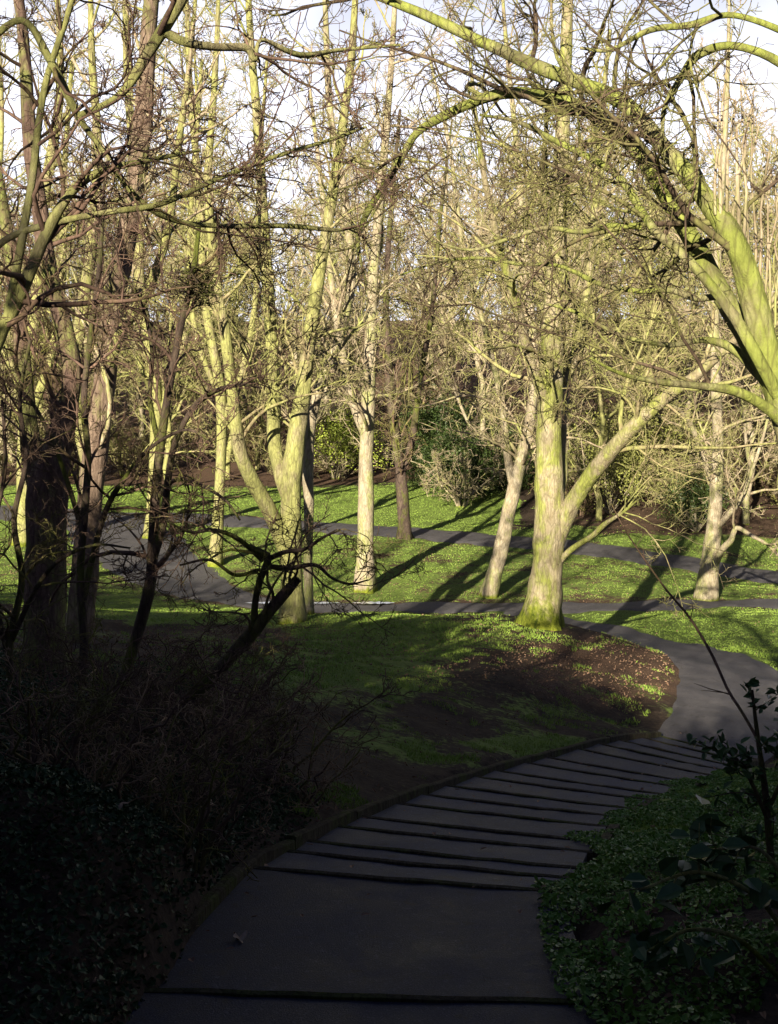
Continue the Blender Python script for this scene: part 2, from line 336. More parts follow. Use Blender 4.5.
def tps_fit(xy, z, lam=0.02):
    S = 20.0; xy = xy / S; n = len(xy)
    d = np.linalg.norm(xy[:, None] - xy[None], axis=2); K = np.where(d > 0, d * d * np.log(np.maximum(d, 1e-9)), 0) + np.eye(n) * lam * 0.002
    Pm = np.hstack([np.ones((n, 1)), xy]); A = np.zeros((n + 3, n + 3)); A[:n, :n] = K; A[:n, n:] = Pm; A[n:, :n] = Pm.T
    w = np.linalg.solve(A, np.concatenate([z, np.zeros(3)]))
    def ev(q):
        q = q / S; out = np.zeros(len(q))
        for s in range(0, len(q), 40000):
            c = q[s:s + 40000]; dd = np.linalg.norm(c[:, None] - xy[None], axis=2)
            out[s:s + 40000] = np.where(dd > 0, dd * dd * np.log(np.maximum(dd, 1e-9)), 0) @ w[:n] + w[n] + c @ w[n + 1:]
        return out
    return ev
tps = tps_fit(CTRL[:, :2], CTRL[:, 2])
gx = np.unique(np.concatenate([np.linspace(-130, -30, 26), np.linspace(-30, -9, 43), np.linspace(-9, 11, 140), np.linspace(11, 30, 39), np.linspace(30, 130, 26)]))
gy = np.unique(np.concatenate([np.linspace(-90, -10, 21), np.linspace(-10, 3, 27), np.linspace(3, 24, 170), np.linspace(24, 56, 110), np.linspace(56, 90, 35), np.linspace(90, 180, 24)]))
GX, GY = np.meshgrid(gx, gy)
q = np.stack([GX.ravel(), GY.ravel()], 1)
gz = tps(q)
gz = gz + 0.035 * np.sin(q[:, 0] * 2.1 + 1.3 * np.sin(q[:, 1] * 0.9)) * np.sin(q[:, 1] * 1.7 + 0.6) + 0.02 * np.sin(q[:, 0] * 5.3 + q[:, 1] * 3.1) * np.sin(q[:, 1] * 4.7 - q[:, 0] * 2.2)
# the trench the steps sit in
cen = (SL + SR) / 2; cen[:, 2] -= 0.0
cl = np.vstack([[0.05, -3, -1.5], [0.0, 0.0, -1.72], cen]); 
def poly_dist(q, line):
    best = np.full(len(q), 1e9); zz = np.zeros(len(q))
    for a, b in zip(line[:-1], line[1:]):
        ab = b[:2] - a[:2]; t = np.clip(((q - a[:2]) @ ab) / (ab @ ab), 0, 1)
        d = np.linalg.norm(q - (a[:2] + t[:, None] * ab), axis=1); z = a[2] + t * (b[2] - a[2])
        m = d < best; best[m] = d[m]; zz[m] = z[m]
    return best, zz
dc, zc = poly_dist(q, cl)
w = np.clip((dc - 0.76) / 0.16, 0, 1)
gz = (zc - 0.16) * (1 - w) + gz * w
GZ = gz.reshape(GX.shape)
def H(x, y):
    x = np.atleast_1d(np.asarray(x, float)); y = np.atleast_1d(np.asarray(y, float))
    i = np.clip(np.searchsorted(gx, x) - 1, 0, len(gx) - 2); j = np.clip(np.searchsorted(gy, y) - 1, 0, len(gy) - 2)
    u = np.clip((x - gx[i]) / (gx[i + 1] - gx[i]), 0, 1); v = np.clip((y - gy[j]) / (gy[j + 1] - gy[j]), 0, 1)
    return (GZ[j, i] * (1 - u) + GZ[j, i + 1] * u) * (1 - v) + (GZ[j + 1, i] * (1 - u) + GZ[j + 1, i + 1] * u) * v
def px_of(x, y, z):
    c, s = math.cos(PITCH), math.sin(PITCH)
    dep = np.maximum(y * c - z * s, 0.05); return 389 + F * x / dep, 512 - F * (y * s + z * c) / dep
def on(px, Y):
    x = (px - 389) / F * Y
    return np.array([x, Y, H(x, Y)[0]])

# the paths (world polylines)
def gpath(lst): return np.array([P(*c) for c in lst])
lower = gpath([(1100, 604, 33), (900, 604, 33), (778, 604, 33), (600, 608, 33), (450, 608, 33.3), (300, 608, 33.5), (240, 601, 34.5), (200, 592, 36), (165, 575, 39), (142, 555, 42), (126, 540, 45.5), (100, 528, 49), (0, 520, 53), (-100, 515, 55)])
upper = gpath([(1100, 600, 36), (900, 590, 38), (778, 578, 39), (700, 566, 40.5), (600, 551, 43), (500, 541, 45), (400, 532, 47), (300, 526, 49), (200, 519, 50.5), (100, 524, 50)])
spur = gpath([(706, 752, 15.5), (735, 722, 17.5), (742, 690, 20), (704, 662, 23), (655, 645, 25.5), (610, 633, 27.8), (565, 624, 30), (520, 613, 32.2)])
def smooth(l, n): return catmull(l, n)
lower_s, upper_s, spur_s = smooth(lower, 160), smooth(upper, 120), smooth(spur, 110)

def region(px, py, cx, cy, rx, ry, soft=0.35):
    d = np.sqrt(((px - cx) / rx) ** 2 + ((py - cy) / ry) ** 2); return np.clip((1 - d) / soft + 0.5, 0, 1)
def vnoise(x, y, s, seed=0):
    xs, ys = x / s + seed * 17.3, y / s - seed * 9.1
    i, j = np.floor(xs).astype(int), np.floor(ys).astype(int); u, v = xs - i, ys - j
    u = u * u * (3 - 2 * u); v = v * v * (3 - 2 * v)
    def h(a, b): 
        t = np.sin(a * 127.1 + b * 311.7 + seed) * 43758.5453; return t - np.floor(t)
    return (h(i, j) * (1 - u) + h(i + 1, j) * u) * (1 - v) + (h(i, j + 1) * (1 - u) + h(i + 1, j + 1) * u) * v
def grassw(x, y, z):
    px, py = px_of(x, y, z)
    g = np.zeros_like(x)
    # lawns beyond the mound
    g = np.maximum(g, np.where((y > 24.5) & (y < 70), 0.95, 0)); g = np.where((y > 33) & (y < 46), 0.62, g)
    g = np.where((y > 48) & (px > 500), np.clip(1.3 - (y - 46) * 0.3, 0, 1) * (px < 640) * 0.8 + 0.0, g)
    g = np.where((y > 44) & (px >= 600), np.clip((47.5 - y) / 2, 0, 0.9), g)
    g = np.where((y > 50) & (px < 520), np.clip((67 - y) / 4, 0, 1), g)
    # mound: patches
    md = (y <= 25) & (y > 8)
    g = np.where(md, 0.2, g)
    for cx, cy, rx, ry, a in [(370, 640, 120, 40, 0.95), (330, 660, 110, 40, 0.9), (250, 655, 60, 20, 0.5), (400, 740, 70, 26, 0.75), (540, 745, 110, 10, 0.95), (520, 706, 60, 20, 0.6), (470, 635, 60, 22, 0.6), (380, 690, 60, 30, 0.65), (690, 712, 26, 9, 0.8),
                              (660, 655, 60, 8, 0.4), (760, 640, 120, 26, 1.0), (740, 790, 90, 22, 0.95), (690, 830, 70, 30, 0.7), (640, 860, 60, 40, 0.6), (20, 620, 60, 35, 0.8), (240, 617, 110, 12, 1.0), (140, 616, 60, 20, .8)]:
        g = np.where(md | (y <= 8) | (cy < 622), np.maximum(g, a * (.78 if 630 < cy < 760 and cx < 600 else 1) * region(px, py, cx, cy, rx, ry, .8)), g)
    for cx, cy, rx, ry, a in [(180, 640, 90, 16, 0.1), (450, 712, 50, 22, 0.15), (590, 672, 100, 30, 0.08), (620, 700, 60, 16, 0.25), (300, 780, 120, 34, 0.05), (240, 640, 60, 14, .25)]:
        k = region(px, py, cx, cy, rx, ry); g = np.where(y < 26, g * (1 - k) + a * k, g)
    g = np.where(y <= 8, g * 0.8, g)
    g = np.where((px < 130) & (y < 24) & (y > 6), 0.25, g)
    d1, _ = poly_dist(np.stack([x, y], 1), lower); g = np.where(d1 < 1.4, g * 0.55, g)
    return np.clip(g, 0, 1)
gw = grassw(q[:, 0], q[:, 1], gz)
pxg, pyg = px_of(q[:, 0], q[:, 1], gz)
lw = np.clip(0.6 * ((q[:, 1] > 33) & (q[:, 1] < 45)) + region(pxg, pyg, 610, 670, 90, 34) * (q[:, 1] < 26) + 1.0 * (q[:, 1] > 66) + 0.6 * ((q[:, 1] > 46) & (pxg > 560)) + 0.35 * region(pxg, pyg, 240, 645, 110, 20) + 0.25 * region(pxg, pyg, 440, 640, 90, 30), 0, 1)
mb = MB(); ny, nx = GX.shape
j, i = np.meshgrid(np.arange(ny - 1), np.arange(nx - 1), indexing='ij')
a0 = (j * nx + i).ravel()
mb.add(np.column_stack([q, gz]), np.stack([a0, a0 + 1, a0 + nx + 1, a0 + nx], 1))
ground = mb.build('ground', M['ground']); tag(ground, kind='structure')
for nm, arr in (('grass', gw), ('litter', lw)):
    at = ground.data.attributes.new(nm, 'FLOAT', 'POINT'); at.data.foreach_set('value', arr.astype(np.float32))
# far ground sheet to the horizon
mb = MB(); s = 1500
ring = [(-130, -90), (130, -90), (130, 180), (-130, 180)]; outr = [(-s, -s), (s, -s), (s, s), (-s, s)]
zz = [H(*p)[0] for p in ring]
mb.add([(*p, z) for p, z in zip(ring, zz)] + [(*p, 4) for p in outr], [(0, 1, 5, 4), (1, 2, 6, 5), (2, 3, 7, 6), (3, 0, 4, 7)])
# plain downs beyond the park
o = mb.build('far_ground', M['ground']); tag(o, kind='structure')

def ribbon(name, line, width, mat, lift=0.03, nw=9, kind='structure', wfun=None):
    d = norm(np.gradient(line[:, :2], axis=0)); nrm = np.stack([-d[:, 1], d[:, 0]], 1)
    W = np.full(len(line), width) if wfun is None else wfun
    W = W * (1 + 0.03 * np.sin(np.arange(len(line)) * 0.33) + 0.02 * np.sin(np.arange(len(line)) * 0.9))
    s = np.linspace(-0.5, 0.5, nw)
    XY = line[:, None, :2] + nrm[:, None, :] * (s[None, :] * W[:, None])[..., None]
    Z = H(XY[..., 0].ravel(), XY[..., 1].ravel()).reshape(XY.shape[:2]) + lift * (1 - (2 * s[None]) ** 8 * 1.6)
    v = np.dstack([XY, Z]).reshape(-1, 3); n = len(line)
    j, i = np.meshgrid(np.arange(n - 1), np.arange(nw - 1), indexing='ij'); a = (j * nw + i).ravel()
    mb = MB(); mb.add(v, np.stack([a, a + nw, a + nw + 1, a + 1], 1))
    o = mb.build(name, mat); tag(o, kind=kind); return o
lw_ = np.interp(np.linspace(0, 1, 160), [0, 0.4, 0.5, 0.6, 0.75, 1], [1.9, 1.9, 2.2, 3.4, 4.2, 3.5])
ribbon('lower_path', lower_s, 1.9, M['asphalt'], 0.035, 11, wfun=lw_)
ribbon('upper_path', upper_s, 3.0, M['asphalt'], 0.045, 11)
sw = np.interp(np.linspace(0, 1, 110), [0, 0.15, 0.35, 0.55, 0.7, 1], [1.5, 1.9, 2.3, 2.0, 1.3, 1.1])
ribbon('side_path', spur_s, 1.6, M['asphalt'], 0.04, 11, wfun=sw)

# puddles along the lower path, sky reflection painted in as pale colour
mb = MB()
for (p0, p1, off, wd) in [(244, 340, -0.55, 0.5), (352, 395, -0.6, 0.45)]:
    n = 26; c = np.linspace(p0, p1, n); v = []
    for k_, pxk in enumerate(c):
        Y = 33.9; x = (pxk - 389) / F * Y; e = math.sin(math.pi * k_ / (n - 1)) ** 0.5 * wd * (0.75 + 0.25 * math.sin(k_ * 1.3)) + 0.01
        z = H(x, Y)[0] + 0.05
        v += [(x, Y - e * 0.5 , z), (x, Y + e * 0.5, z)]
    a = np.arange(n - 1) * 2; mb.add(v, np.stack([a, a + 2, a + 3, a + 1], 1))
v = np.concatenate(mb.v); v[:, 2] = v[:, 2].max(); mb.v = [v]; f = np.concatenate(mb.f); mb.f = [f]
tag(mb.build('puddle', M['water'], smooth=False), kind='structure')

# ------------------------------------------------------------------ steps
def prism(mb, poly, ztop, depth):
    n = len(poly); t = [(x, y, z) for (x, y), z in zip(poly, ztop)]; b = [(x, y, z - depth) for x, y, z in t]
    mb.add(t + b, [tuple(range(n))]) if n == 4 else mb.add(t + b, [tuple(range(n))])
    mb.add(t + b, [tuple(reversed(range(n, 2 * n)))])
    mb.add(t + b, [(k, k + n, (k + 1) % n + n, (k + 1) % n) for k in range(n)])
steps = empty('woodland_steps', cen[1], 'long shallow asphalt steps with timber nosings curving down the slope', 'steps')
oc = np.array(steps.location)
def lerp(a, b, t): return a + (b - a) * t
def tread_mesh(A, B, C, D, za, zb, mb):
    """A,B back edge left/right (near camera), D,C front edge; fine grid top with slight sag"""
    nu, nv = 14, 5
    v = []
    for iv in range(nv):
        for iu in range(nu):
            s, t = iu / (nu - 1), iv / (nv - 1)
            p = lerp(lerp(A, B, s), lerp(D, C, s), t)
            z = lerp(za, zb, t) - 0.008 * math.sin(math.pi * s) + 0.002 * rng.normal()
            v.append((p[0], p[1], z))
    f = [(j * nu + i, j * nu + i + 1, (j + 1) * nu + i + 1, (j + 1) * nu + i) for j in range(nv - 1) for i in range(nu - 1)]
    mb.add(v, f)
    # skirt
    rim = [i for i in range(nu)] + [j * nu + nu - 1 for j in range(1, nv)] + [(nv - 1) * nu + i for i in range(nu - 2, -1, -1)] + [j * nu for j in range(nv - 2, 0, -1)]
    rv = [v[k] for k in rim]; n = len(rv)
    mb.add(rv + [(x, y, z - 0.14) for x, y, z in rv], [(k, (k + 1) % n, (k + 1) % n + n, k + n) for k in range(n)])
NS = len(STEP)
A0 = np.array([-0.95, -1.5, 0]); B0 = np.array([0.95, -1.5, 0])
for k in range(NS):
    z = STEP[k][2]
    if k == 0: A, B, za = A0, B0, -1.6
    else: A, B, za = SL[k - 1], SR[k - 1], STEP[k - 1][2] - 0.035
    mb = MB()
    d = norm((SL[k] + SR[k] - A - B)[None, :2] if k else np.array([[0, 1.0]]))[0] * 0.02
    off = np.array([d[0], d[1], 0])
    tread_mesh(A + off if k else A, B + off if k else B, SR[k] - off * 0.2, SL[k] - off * 0.2, za, z - 0.004, mb)
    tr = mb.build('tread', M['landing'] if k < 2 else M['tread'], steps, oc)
    # nosing board, slightly bowed and worn
    mb = MB(); n = 12; ax = (SR[k] - SL[k]); ln = np.linalg.norm(ax[:2]); ax = ax / ln; pr = np.array([-ax[1], ax[0], 0])
    if pr[1] < 0: pr = -pr
    top = []
    for t in np.linspace(-0.02, 1.02, n):
        c = SL[k] + ax * ln * t; c[2] = z + rng.normal() * 0.002 + 0.004
        c = c + pr * 0.003 * rng.normal()
        top.append(c)
    v = []
    for c in top:
        v += [c - pr * 0.008 - [0, 0, .004], c + pr * 0.018, c + pr * 0.02 - [0, 0, 0.19], c - pr * 0.008 - [0, 0, 0.19]]
    f = [(i * 4 + a, i * 4 + (a + 1) % 4, (i + 1) * 4 + (a + 1) % 4, (i + 1) * 4 + a) for i in range(n - 1) for a in range(4)] + [(3, 2, 1, 0), (4 * n - 4, 4 * n - 3, 4 * n - 2, 4 * n - 1)]
    mb.add(v, f)
    mb.build('riser_board', M['timber'], tr, oc, smooth=False)
def edging(pts, label, name, rise=0.05, segs=7, halfw=0.032):
    root = empty(name, pts[0], label, 'edging'); o0 = np.array(root.location)
    ln = catmull(pts, segs * 6 + 1)
    for s in range(segs):
        seg = ln[s * 6:(s + 1) * 6 + 1].copy()
        d = norm(np.gradient(seg, axis=0)); pr = np.stack([-d[:, 1], d[:, 0], np.zeros(len(seg))], 1); pr = norm(pr)
        seg[0] += d[0] * 0.008; seg[-1] -= d[-1] * 0.008
        jz = rng.normal() * 0.008
        prof = [(-1, -0.2), (-1, rise * 0.75), (-0.6, rise), (0.6, rise), (1, rise * 0.7), (1, -0.2)]
        v = []
        for p, r_ in zip(seg, pr):
            jj = rng.normal(size=2) * 0.003
            for a, b_ in prof: v.append(p + r_ * halfw * a * (1 + jj[0] * 5) + np.array([0, 0, b_ + jz + jj[1]]))
        kk = len(prof); n = len(seg)
        f = [(i * kk + a, i * kk + (a + 1) % kk, (i + 1) * kk + (a + 1) % kk, (i + 1) * kk + a) for i in range(n - 1) for a in range(kk)]
        mb = MB(); mb.add(v, f); mb.add(v, [tuple(reversed(range(kk))), tuple(range((n - 1) * kk, n * kk))])
        mb.build('board', M['timber'], root, o0, smooth=False)
    return root
Lp = SL.copy(); Lp[:, 2] += 0.015
dL = norm(SL - SR); dL[:, 2] = 0
edging(Lp + dL * 0.015, 'mossy timber edging along the outer left side of the steps', 'timber_edging', 0.035)
edging(SR[4:] - dL[4:] * 0.05, 'low timber edging along the right side of the steps', 'timber_edging', 0.0, 6)

# ------------------------------------------------------------------ trees
def stem_arrays(pts, n=None):
    """pts: list of (px, py, Y, width_px)"""
    w = np.array([P(a, b, c) for a, b, c, d in pts]); r = np.array([d * 0.5 * c / F for a, b, c, d in pts])
    n = n or max(10, len(pts) * 5)
    s = catmull(np.column_stack([w, r]), n)
    return s[:, :3], np.maximum(s[:, 3], 0.002)
def make_tree(name, label, stems, spec, mats, cat='tree', group=None, flare=0.5, snap=True, k=14, limb_mat=None, base_moss=False):
    """stems[0] = trunk"""
    arr = [stem_arrays(s) for s in stems]
    base = arr[0][0][0].copy()
    if snap:
        zg = H(base[0], base[1])[0]; arr[0][0][0, 2] = zg - 0.15; base = np.array([base[0], base[1], zg])
    root = empty(name, base, label, cat, group)
    for n_, (p, r) in enumerate(arr):
        mb = MB(); kk = k if r[0] > 0.05 else 8
        fl = None
        if n_ == 0 and flare and snap:
            h = p[:, 2] - base[2]; fl = flare * np.exp(-np.maximum(h, 0) / 0.28)
        tubes(mb, p[None], r[None], kk, fl, 0.035 if kk > 8 else 0.02)
        if r[-1] > 0.02:   # cut end
            v = mb.v[0][-kk:]; mb.add(np.vstack([v, p[-1] + (p[-1] - p[-2]) * 0.02]), [(i, (i + 1) % kk, kk) for i in range(kk)])
        mb.build('trunk' if n_ == 0 else 'limb', mats[0] if n_ == 0 or limb_mat is None else limb_mat, root, base)
    if spec:
        mb = MB(); crown_mesh(arr, spec, mb); mb.build('crown', mats[1], root, base)
    return root, arr
def S(**k):
    d = dict(n1=1.6, L1=2.6, w=0.16, up=0.06, rmin=0.006, n2=5, n3=5, n4=4); d.update(k); return d
Y = 22
main, main_a = make_tree('broadleaf_tree', 'stout moss-covered tree standing on the mound right of centre, one big limb forking right', [
    [(541, 636, Y, 35.9), (544, 605, Y, 33.5), (547, 570, Y, 31.2), (549, 540, Y, 31.2), (550, 510, Y, 30.4), (549, 480, Y, 28.1), (549, 430, Y, 25.7), (551, 380, Y, 24.2), (553, 320, Y, 21.8), (557, 250, Y, 18.7), (560, 180, Y, 15.6), (564, 100, Y, 13.3), (567, 20, Y, 10.9), (570, -90, Y, 7.0), (575, -200, Y, 2.3)],
    [(556, 545, Y, 16), (565, 518, Y - .1, 18), (582, 488, Y - .3, 17), (605, 458, Y - .6, 16), (632, 428, Y - 1, 15), (662, 400, Y - 1.3, 13), (700, 372, Y - 1.6, 10), (745, 330, Y - 2, 7), (790, 280, Y - 2.2, 4)],
    [(556, 565, Y, 7), (572, 549, Y - .2, 6), (592, 536, Y - .4, 5.5), (605, 524, Y - .5, 5), (622, 513, Y - .8, 3), (640, 498, Y - 1, 1.6)],
    [(556, 500, Y + .1, 14), (562, 470, Y + .3, 12), (561, 430, Y + .5, 11), (566, 390, Y + .7, 10), (580, 330, Y + 1, 9), (592, 250, Y + 1.2, 8), (598, 150, Y + 1.5, 6), (610, 30, Y + 2, 4)],
    [(549, 410, Y, 12), (530, 360, Y - .4, 10), (515, 300, Y - .8, 9), (495, 230, Y - 1.2, 7), (480, 150, Y - 1.6, 5), (470, 60, Y - 2, 3)]],
    S(n1=2.5, L1=2.8, t0=0.38), [M['bark_main'], M['twig_moss']], flare=0.75, k=20)
Y = 24
make_tree('broadleaf_tree', 'smooth yellow-green tree with three stems standing left of centre by the lower path', [
    [(292, 630, Y, 26.2), (292, 600, Y, 23.8), (291, 560, Y, 22.1), (291, 520, Y, 21.3), (291, 480, Y, 20.5), (296, 440, Y, 18.9), (302, 400, Y, 16.4), (308, 350, Y, 13.9), (318, 280, Y, 12.3), (330, 210, Y, 10.7), (342, 130, Y, 9.0), (352, 50, Y, 7.4), (358, -60, Y, 4.1), (360, -160, Y, 1.6)],
    [(288, 560, Y, 14), (280, 535, Y, 16), (268, 508, Y - .2, 16), (252, 480, Y - .4, 15), (240, 450, Y - .6, 14), (233, 400, Y - .8, 12), (226, 340, Y - 1, 11), (215, 270, Y - 1.1, 9), (208, 180, Y - 1.2, 8), (215, 80, Y - 1, 6), (220, -40, Y - 1, 3)],
    [(288, 500, Y, 14), (281, 475, Y, 14), (274, 440, Y + .3, 14), (274, 390, Y + .5, 13), (270, 320, Y + .7, 12), (264, 230, Y + .9, 11), (258, 130, Y + 1, 9), (250, 30, Y + 1, 7), (245, -80, Y + 1, 4)]],
    S(n1=2.4, L1=2.2, t0=0.36), [M['bark_moss'], M['twig_moss']], flare=0.35, k=18)
Y = 26
make_tree('broadleaf_tree', 'thin knobbly trunk close behind the right side of the three-stemmed tree', [
    [(309, 615, Y, 9), (308, 560, Y, 9), (309, 520, Y, 10), (308, 470, Y, 11), (311, 420, Y, 11), (322, 380, Y, 10), (338, 340, Y, 9), (352, 280, Y, 8), (345, 200, Y, 8), (330, 110, Y, 7), (325, 0, Y, 5), (320, -100, Y, 2)]],
    S(n1=1.7, L1=2.2), [M['bark_pale'], M['twig_pale']])
Y = 36
make_tree('broadleaf_tree', 'straight pale trunk with shadow patches on the grass between the two paths', [
    [(365, 574, Y, 19.8), (365, 550, Y, 17.2), (366, 510, Y, 16.3), (366, 460, Y, 14.6), (368, 410, Y, 13.8), (370, 350, Y, 12.0), (373, 280, Y, 10.3), (380, 200, Y, 8.6), (388, 110, Y, 6.9), (394, 20, Y, 5.2), (398, -80, Y, 2.6)],
    [(367, 440, Y, 9), (352, 400, Y, 8), (340, 340, Y, 7), (330, 270, Y, 6), (322, 190, Y, 5), (310, 90, Y, 3)]],
    S(n1=1.4, L1=3.2, rmin=0.009), [M['bark_pale'], M['twig_pale']], flare=0.5)
Y = 45
make_tree('broadleaf_tree', 'dark slender trunk at the edge of the upper path, centre', [
    [(405, 546, Y, 14), (404, 520, Y, 13), (402, 490, Y, 12), (399, 460, Y, 10), (393, 420, Y, 9), (388, 360, Y, 8), (386, 290, Y, 6), (392, 200, Y, 5), (400, 110, Y, 3)],
    [(401, 475, Y, 7), (412, 440, Y, 7), (420, 380, Y, 6), (432, 310, Y, 5), (440, 220, Y, 4), (452, 120, Y, 2)]],
    S(n1=1.2, L1=3.2, rmin=0.011), [M['bark_dark'], M['twig_brown']])
Y = 35
make_tree('broadleaf_tree', 'pale trunk leaning right between the paths, just left of the stout mossy tree', [
    [(489, 594, Y, 17.6), (495, 572, Y, 16.0), (502, 545, Y, 15.2), (508, 515, Y, 14.4), (515, 485, Y, 13.6), (522, 455, Y, 12.0), (530, 420, Y, 10.4), (534, 370, Y, 8.8), (530, 300, Y, 8.0), (522, 220, Y, 7.2), (515, 130, Y, 5.6), (505, 30, Y, 4.0), (500, -60, Y, 1.6)],
    [(514, 490, Y, 9), (508, 460, Y, 8), (504, 420, Y, 7), (495, 370, Y, 6), (480, 310, Y, 6), (462, 240, Y, 5), (450, 150, Y, 4), (430, 60, Y, 2)]],
    S(n1=1.3, L1=3.2, rmin=0.009), [M['bark_pale'], M['twig_pale']], flare=0.3)
Y = 34
make_tree('broadleaf_tree', 'tapering pale-barked tree beside the lower path at the right edge', [
    [(706, 610, Y, 23.8), (708, 582, Y, 21.2), (711, 555, Y, 17.8), (714, 525, Y, 15.3), (716, 490, Y, 12.8), (718, 440, Y, 11.0), (716, 390, Y, 10.2), (715, 320, Y, 8.5), (718, 240, Y, 7.6), (724, 150, Y, 6.0), (728, 60, Y, 4.2), (730, -50, Y, 1.7)],
    [(714, 566, Y, 8), (722, 550, Y - .3, 7), (731, 540, Y - .5, 6), (737, 528, Y - .6, 5), (752, 536, Y - 1, 4), (768, 545, Y - 1.2, 3), (782, 560, Y - 1.4, 2)],
    [(716, 490, Y, 6), (706, 462, Y - .2, 6), (697, 440, Y - .4, 5), (688, 420, Y - .7, 4.5), (672, 405, Y - 1, 3), (650, 400, Y - 1.4, 2)],
    [(715, 530, Y, 6), (728, 515, Y - .3, 6), (742, 498, Y - .5, 5), (752, 470, Y - .7, 4), (765, 430, Y - .9, 3), (778, 370, Y - 1, 2)]],
    S(n1=1.3, L1=2.8, rmin=0.009), [M['bark_pale'], M['twig_pale']], flare=0.3)

# left cluster
Y = 15
make_tree('broadleaf_tree', 'tall pinkish trunk rising behind the dark forked trunk at left', [
    [(76, 665, Y, 30), (80, 620, Y, 27), (86, 560, Y, 26), (90, 500, Y, 25), (98, 430, Y, 24), (106, 370, Y, 22), (113, 310, Y, 21), (124, 250, Y, 20), (136, 180, Y, 19), (144, 110, Y, 18), (148, 40, Y, 16), (155, -40, Y, 12)],
    [(93, 480, Y, 14), (78, 420, Y + .3, 14), (76, 360, Y + .4, 13), (84, 300, Y + .5, 12), (92, 240, Y + .5, 11), (98, 150, Y + .6, 9), (92, 60, Y + .6, 7), (90, -40, Y + .6, 4)],
    [(108, 370, Y, 12), (122, 330, Y - .3, 11), (148, 290, Y - .6, 10), (168, 230, Y - .9, 8), (178, 150, Y - 1.1, 7), (190, 60, Y - 1.2, 5), (198, -30, Y - 1.2, 3)]],
    S(n1=2.2, L1=1.9, t0=0.3, rmin=0.004), [M['bark_pink'], M['twig_pale']], flare=0.3, limb_mat=M['bark_moss'])
Y = 12
make_tree('broadleaf_tree', 'thick dark trunk in shade at the left edge, forking above the brambles', [
    [(48, 680, Y, 46), (45, 640, Y, 42), (45, 590, Y, 41), (46, 540, Y, 41), (48, 490, Y, 40), (55, 455, Y, 32), (66, 415, Y, 22), (72, 370, Y, 19), (62, 320, Y, 18), (48, 270, Y, 17), (40, 210, Y, 16), (30, 140, Y, 14), (25, 60, Y, 12), (15, -40, Y, 8)],
    [(42, 500, Y, 22), (33, 460, Y + .1, 22), (27, 410, Y + .2, 18), (22, 350, Y + .3, 15), (15, 280, Y + .4, 13), (2, 200, Y + .5, 11), (-15, 100, Y + .6, 8)]],
    S(n1=2.4, L1=1.7, t0=0.25, rmin=0.0035), [M['bark_shade'], M['twig_red']], flare=0.4, k=18, limb_mat=M['bark_shade'])
Y = 30
for (bx, tx, w_, lab) in [(20, 60, 15, 'pale mossy tree far left behind the forked trunk'), (150, 128, 14, 'pale mossy tree behind the wide bend of the path'), (215, 190, 11, 'slim mossy tree at the inside of the path bend')]:
    YY = Y + rng.uniform(8, 16)
    make_tree('broadleaf_tree', lab, [
        [(bx, 560, YY, w_ * 1.2), (bx + 4, 500, YY, w_), (bx + 6, 400, YY, w_ * .9), (bx * .6 + tx * .4, 300, YY, w_ * .8), (bx * .4 + tx * .6, 200, YY, w_ * .7), (tx, 90, YY, w_ * .55), (tx - 4, -30, YY, w_ * .3)],
        [(bx + 5, 430, YY, w_ * .6), (bx + 30, 360, YY, w_ * .55), (bx + 42, 280, YY, w_ * .5), (bx + 44, 180, YY, w_ * .4), (bx + 52, 60, YY, w_ * .25)],
        [(bx + 5, 400, YY, w_ * .5), (bx - 20, 330, YY, w_ * .5), (bx - 26, 240, YY, w_ * .4), (bx - 18, 130, YY, w_ * .3), (bx - 22, 20, YY, w_ * .2)]],
        S(n1=1.3, L1=3.4, rmin=0.01), [M['bark_moss'], M['twig_moss']])
# saplings at left
Y = 10.5
make_tree('sapling', 'slender mossy sapling with two upright stems in front of the path bend', [
    [(118, 700, Y, 11), (128, 665, Y, 11), (140, 625, Y, 12), (150, 585, Y, 12), (153, 545, Y, 11), (155, 500, Y, 10), (160, 450, Y, 9), (168, 395, Y, 8), (180, 330, Y, 7), (192, 280, Y, 6), (200, 220, Y, 4)],
    [(153, 560, Y, 8), (163, 525, Y - .1, 8), (168, 480, Y - .2, 7), (176, 440, Y - .3, 6), (200, 400, Y - .5, 5), (235, 385, Y - .7, 3.5), (262, 388, Y - .8, 2)],
    [(160, 450, Y, 6), (150, 400, Y + .1, 5), (152, 350, Y + .2, 4), (140, 300, Y + .2, 3), (120, 270, Y + .3, 2)],
    [(156, 500, Y, 5), (175, 480, Y - .3, 4.5), (200, 485, Y - .6, 4), (225, 500, Y - .9, 3), (240, 520, Y - 1, 2)]],
    S(n1=4.0, L1=1.3, t0=0.3, up=0.02, w=0.2, rmin=0.0028), [M['bark_dark'], M['twig_red']], flare=0, k=10)
make_tree('sapling', 'thin dark stem rising between the pinkish trunk and the mossy sapling', [
    [(82, 690, 10, 9), (84, 640, 10, 9), (80, 580, 10, 8), (84, 520, 10, 8), (88, 460, 10, 7), (84, 400, 10, 6.5), (90, 340, 10, 6), (100, 260, 10, 5), (104, 180, 10, 3)],
    [(84, 600, 10, 6), (92, 560, 10, 6), (106, 510, 9.8, 6), (125, 478, 9.6, 5), (150, 448, 9.4, 4), (185, 430, 9.2, 3), (210, 440, 9, 2)],
    [(84, 540, 10, 5), (70, 490, 10, 5), (52, 440, 10, 4), (30, 400, 10, 4), (5, 380, 10, 3)]],
    S(n1=3.6, L1=1.3, t0=0.3, up=0.02, w=0.2, rmin=0.0028), [M['bark_dark'], M['twig_red']], flare=0, k=10)
